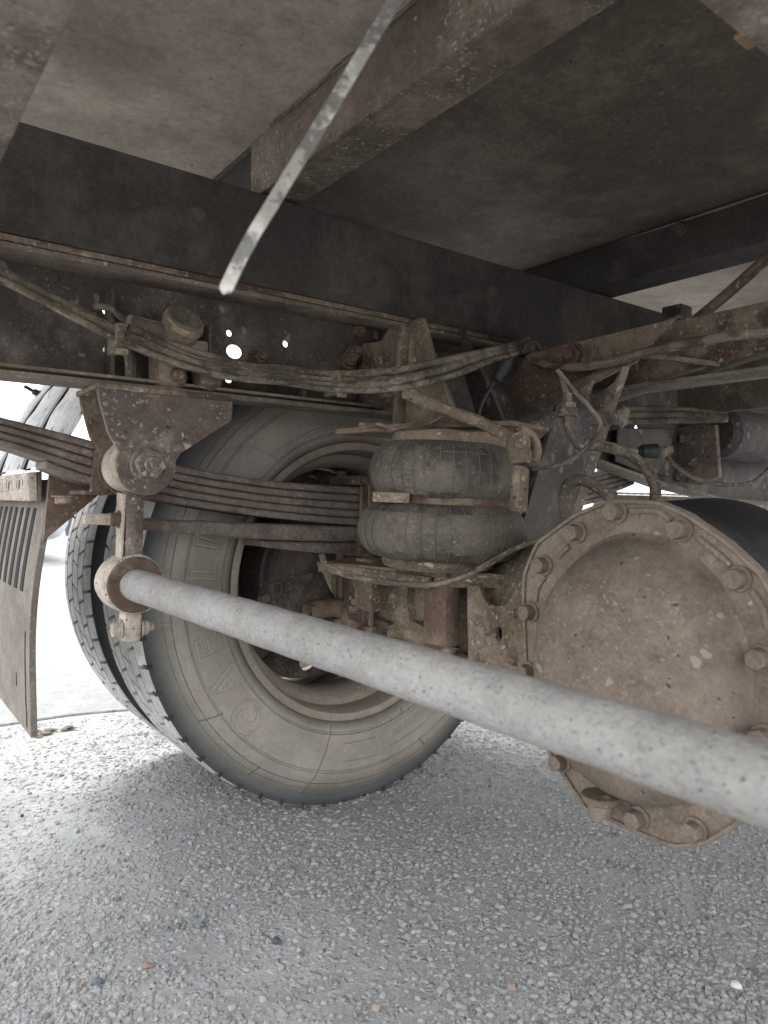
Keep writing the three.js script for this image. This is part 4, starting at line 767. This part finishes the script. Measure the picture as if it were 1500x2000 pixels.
// ------------------------------------------------------------------ mudguard and mud flap
{
  const t = thing('mudguard', 'whitish dusty curved mudguard arching behind the rear tyres', 'mudguard', V(AX - .6, .8, -1.7));
  const R = .735, c = V(AX, AY, 0);
  const bands = [[-1.244, -1.5, 161], [-1.5, -1.76, 161], [-1.76, -2.04, 161]];
  for (const [z0, z1, ae] of bands) part('guard_panel', rev([[R - .004, z0 - .009], [R, z0 - .012], [R + .004, z0 - .02], [R + .005, z1 + .03], [R, z1 + .014], [R - .004, z1 + .010]], 60, 'z', c, { a0: 60 * rad, a1: ae * rad, crease: .8, wob: (a, i) => .0015 * Math.sin(a * 60 + i * 2) }), M.fender, t);
  for (const z of [-1.5, -1.76]) part('groove_strip', rev([[R - .006, z + .017], [R + .0065, z + .016], [R + .0065, z - .014], [R - .006, z - .015]], 60, 'z', c, { a0: 60 * rad, a1: 161 * rad }), M.black, t);
  putBolt(hexBolt(.008, .012, true, .022), M.black, t, at(76, 770, 'z', -1.9), V(-1, .5, 0));
  putBolt(hexBolt(.013, .02, true, .03), M.black, t, at(4, 922, 'z', -1.86), V(-1, .3, 0));
}
{
  const t = thing('mud_flap', 'dusty rubber mud flap with a slotted upper panel hanging behind the tyres', 'mud flap', V(.27, .5, -1.7));
  const z0 = -1.36, z1 = -2.02, edge = path([[103, 935], [80, 1050], [64, 1150], [57, 1250], [60, 1440]], 'z', z0);
  const cv = new THREE.CatmullRomCurve3(edge).getPoints(40), xs = y => { for (let i = 0; i < cv.length - 1; i++) if (y <= cv[i].y && y >= cv[i + 1].y) return lerp(cv[i].x, cv[i + 1].x, (cv[i].y - y) / (cv[i].y - cv[i + 1].y)); return y > cv[0].y ? cv[0].x : cv[cv.length - 1].x; };
  const sheet = (ya, yb, za, zb, th, off, n = 14) => { const pts = []; for (let i = 0; i <= n; i++) { const y = lerp(ya, yb, i / n); pts.push(V(xs(y) + off, y, za)); } for (let i = n; i >= 0; i--) { const y = lerp(ya, yb, i / n); pts.push(V(xs(y) + off + th, y, za)); } return plate(pts, 'z', Math.abs(zb - za), [], -1, .001); };
  const yT = edge[0].y, yB = edge[4].y;
  part('flap_sheet', sheet(yT, yB, z0, z1, .011, 0, 60), M.flap, t);
  seed = 3; for (let k = 0; k < 10; k++) { const z = z0 - .045 - k * .058; part('slot', sheet(yT - .053, yT - .205, z - .0335, z - .0585, .0008, -.0011, 30), M.slot, t); }
  const grv = sheet(yT - .27, yT - .41, z0 - .030, z0 - .034, .0008, -.0011, 30), gr2 = sheet(yT - .41, yT - .44, z0 - .026, z0 - .030, .0008, -.0011, 16);
  part('groove', [grv, gr2], M.black, t); part('groove', sheet(yT - .36, yT - .385, z0 - .115, z0 - .118, .0008, -.0011, 16), M.black, t);
  // mud caked hanger bar with a row of drain holes, and the brown stay plate behind it
  const yb = at(50, 950, 'z', -1.42).y, hb = []; for (let k = 0; k < 16; k++) hb.push({ c: V(.27, yb + .004, z0 - .055 - k * .034), r: .0055, ry: .010 });
  const bb = [V(.27, yb - .026, z0 - .004), V(.27, yb + .024, z0 - .004), V(.27, yb + .024, z1), V(.27, yb - .026, z1)];
  part('hanger_bar', rough(plate(bb, 'x', .014, hb, -1), .0011, 60), M.mud, t);
  part('hanger_bar_back', box(.2705, .278, yb - .028, yb + .026, z1, z0 - .006), M.rust, t);
  part('stay_plate', plate(path([[96, 925], [180, 945], [195, 965], [84, 1058]], 'z', -1.352), 'z', .008, [], -1), M.rust, t);
}

// ------------------------------------------------------------------ background
{
  const t = thing('side_guard', 'pale weathered side guard beam along the far flank of the truck', 'guard rail', V(3.8, .72, -2.0));
  part('beam', rough(box(2.75, 5.5, .688, .752, -2.06, -1.99, .004), .001, 20), M.nearBeam, t);
  part('top_strip', box(2.75, 5.5, .7535, .765, -2.03, -2.015), flat(.7, .7, .68), t);
  for (let k = 0; k < 40; k++) part('stud', cyl(V(2.9 + k * .055, .759, -2.0145), V(2.9 + k * .055, .759, -2.009), .003, .003, 8), M.black, t);
  part('support_post', box(2.76, 2.82, .765, 1.30, -2.05, -2.0), M.nearBeam, t); part('support_post', box(5.3, 5.36, .765, 1.30, -2.05, -2.0), M.nearBeam, t);
}
solo('black_pipe', tube([at(1400, 996, 'D', 1.6), at(1440, 1002, 'D', 1.65), at(1480, 1010, 'D', 1.7), at(1540, 1024, 'D', 1.75)], .008, 30, 10), M.black, 'black hose leaving the differential casing towards the right edge', 'hose', at(1440, 1002, 'D', 1.65));
{
  // parked white hatchback far behind the mud flap
  const q = at(108, 1040, 'y', .35), L = 3.9, p = V(q.x - L + .25, 0, q.z - 1.2);
  const t = thing('parked_car', 'white parked car far behind the mud flap, only its bumper showing', 'car', V(p.x + L / 2, 0, p.z));
  const S = [[0, .32], [.05, .75], [.25, .92], [.7, 1.38], [1.1, 1.46], [2.2, 1.45], [2.9, .98], [3.6, .86], [3.85, .72], [3.9, .45], [3.8, .28], [3.45, .24], [.4, .24]].map(([x, y]) => V(p.x + x, y, p.z + .8));
  const white = flat(.42, .44, .47, { roughness: .3 }), gl = flat(.03, .035, .04, { roughness: .1 });
  part('body', plate(new THREE.CatmullRomCurve3(S, true, 'catmullrom', .3).getPoints(90), 'z', 1.6, [], -1, .12), white, t);
  for (const z of [.803, -.803]) part('side_window', plate([[.75, .98], [1.0, 1.34], [2.1, 1.34], [2.65, .98]].map(([x, y]) => V(p.x + x, y, p.z + z)), 'z', .02), gl, t);
  for (const x of [.75, 3.1]) for (const z of [.72, -.72]) { const w = part('wheel', cyl(V(p.x + x, .31, p.z + z - .1), V(p.x + x, .31, p.z + z + .1), .31, .31, 40, .03), M.groove, t); part('hubcap', cyl(V(p.x + x, .31, p.z + z + Math.sign(z) * .1), V(p.x + x, .31, p.z + z + Math.sign(z) * .115), .19), white, w); }
  part('headlamp', box(p.x + 3.62, p.x + 3.84, .66, .78, p.z + .45, p.z + .79, .03), flat(.8, .8, .8, { roughness: .1 }), t);
}
{
  const p = at(140, 1046, 'y', 0), t = thing('litter_bin', 'dark litter bin with white cap standing far beyond the tyres', 'bin', p);
  part('bin_body', cyl(V(p.x, 0, p.z), V(p.x, .52, p.z), .11, .13, 24, .01), flat(.07, .08, .09), t);
  part('bin_cap', cyl(V(p.x, .521, p.z), V(p.x, .58, p.z), .14, .10, 24, .02), flat(.75, .75, .75), t);
}
{
  // planting beyond the yard
  seed = 333; const leafG = new THREE.PlaneGeometry(1, .45); const gm = new THREE.MeshStandardMaterial({ color: new THREE.Color().setRGB(.10, .22, .06), roughness: .8, side: THREE.DoubleSide, transparent: false });
  const bush = (c, rx, ry, rz, n, s, name, label, cat) => {
    const I = new THREE.InstancedMesh(leafG, gm, n); const m4 = new THREE.Matrix4(), q = new THREE.Quaternion(), col = new THREE.Color();
    for (let i = 0; i < n; i++) { let a, b, d; do { a = rr(-1, 1); b = rr(-1, 1); d = rr(-1, 1); } while (a * a + b * b + d * d > 1 || (a * a + b * b + d * d < .3 && rnd() < .7)); q.setFromEuler(new THREE.Euler(rr(-1, 1), rr(0, 6), rr(-1, 1))); const k = s * rr(.6, 1.3); m4.compose(V(a * rx, ry + b * ry, d * rz), q, V(k, k, k)); I.setMatrixAt(i, m4); const f = rr(.6, 1.5); I.setColorAt(i, col.setRGB(f, f, f * rr(.6, 1.1))); }
    I.name = 'foliage'; I.userData = { kind: 'stuff' };
    const t = thing(name, label, cat, c); t.add(I); part('stem', [cyl(c.clone(), V(c.x, ry * 1.2, c.z), .03, .015, 8)], M.rust, t); return t;
  };
  const p = at(1500, 1030, 'D', 6.5); bush(V(p.x, 0, p.z), .45, .35, .45, 700, .10, 'leafy_shrub', 'bright green leafy shrub at the right edge beyond the guard', 'shrub');
  const g = at(118, 1036, 'y', 0);
  const hd = new THREE.InstancedMesh(leafG, gm, 6000), m4 = new THREE.Matrix4(), q = new THREE.Quaternion();
  for (let i = 0; i < 6000; i++) { q.setFromEuler(new THREE.Euler(rr(-1, 1), rr(0, 6), rr(-1, 1))); const k = rr(.15, .35); m4.compose(V(g.x + rr(-7, 7), rr(0, .75), g.z - rr(0, 1.2)), q, V(k, k, k)); hd.setMatrixAt(i, m4); }
  hd.name = 'grass_verge'; hd.userData = { label: 'pale green grassy verge far off beyond the yard', category: 'grass', kind: 'stuff' }; scene.add(hd);
  const w = at(1460, 1035, 'D', 9); solo('boundary_wall', [box(w.x - 3, w.x + 3, 0, .60, w.z - .1, w.z + .1, .01), box(w.x - 3.05, w.x + 3.05, .602, .66, w.z - .14, w.z + .14, .01)], flat(.55, .58, .62), 'low pale grey wall far off at the right', 'wall', V(w.x, 0, w.z));
}

renderer.render(scene, camera);
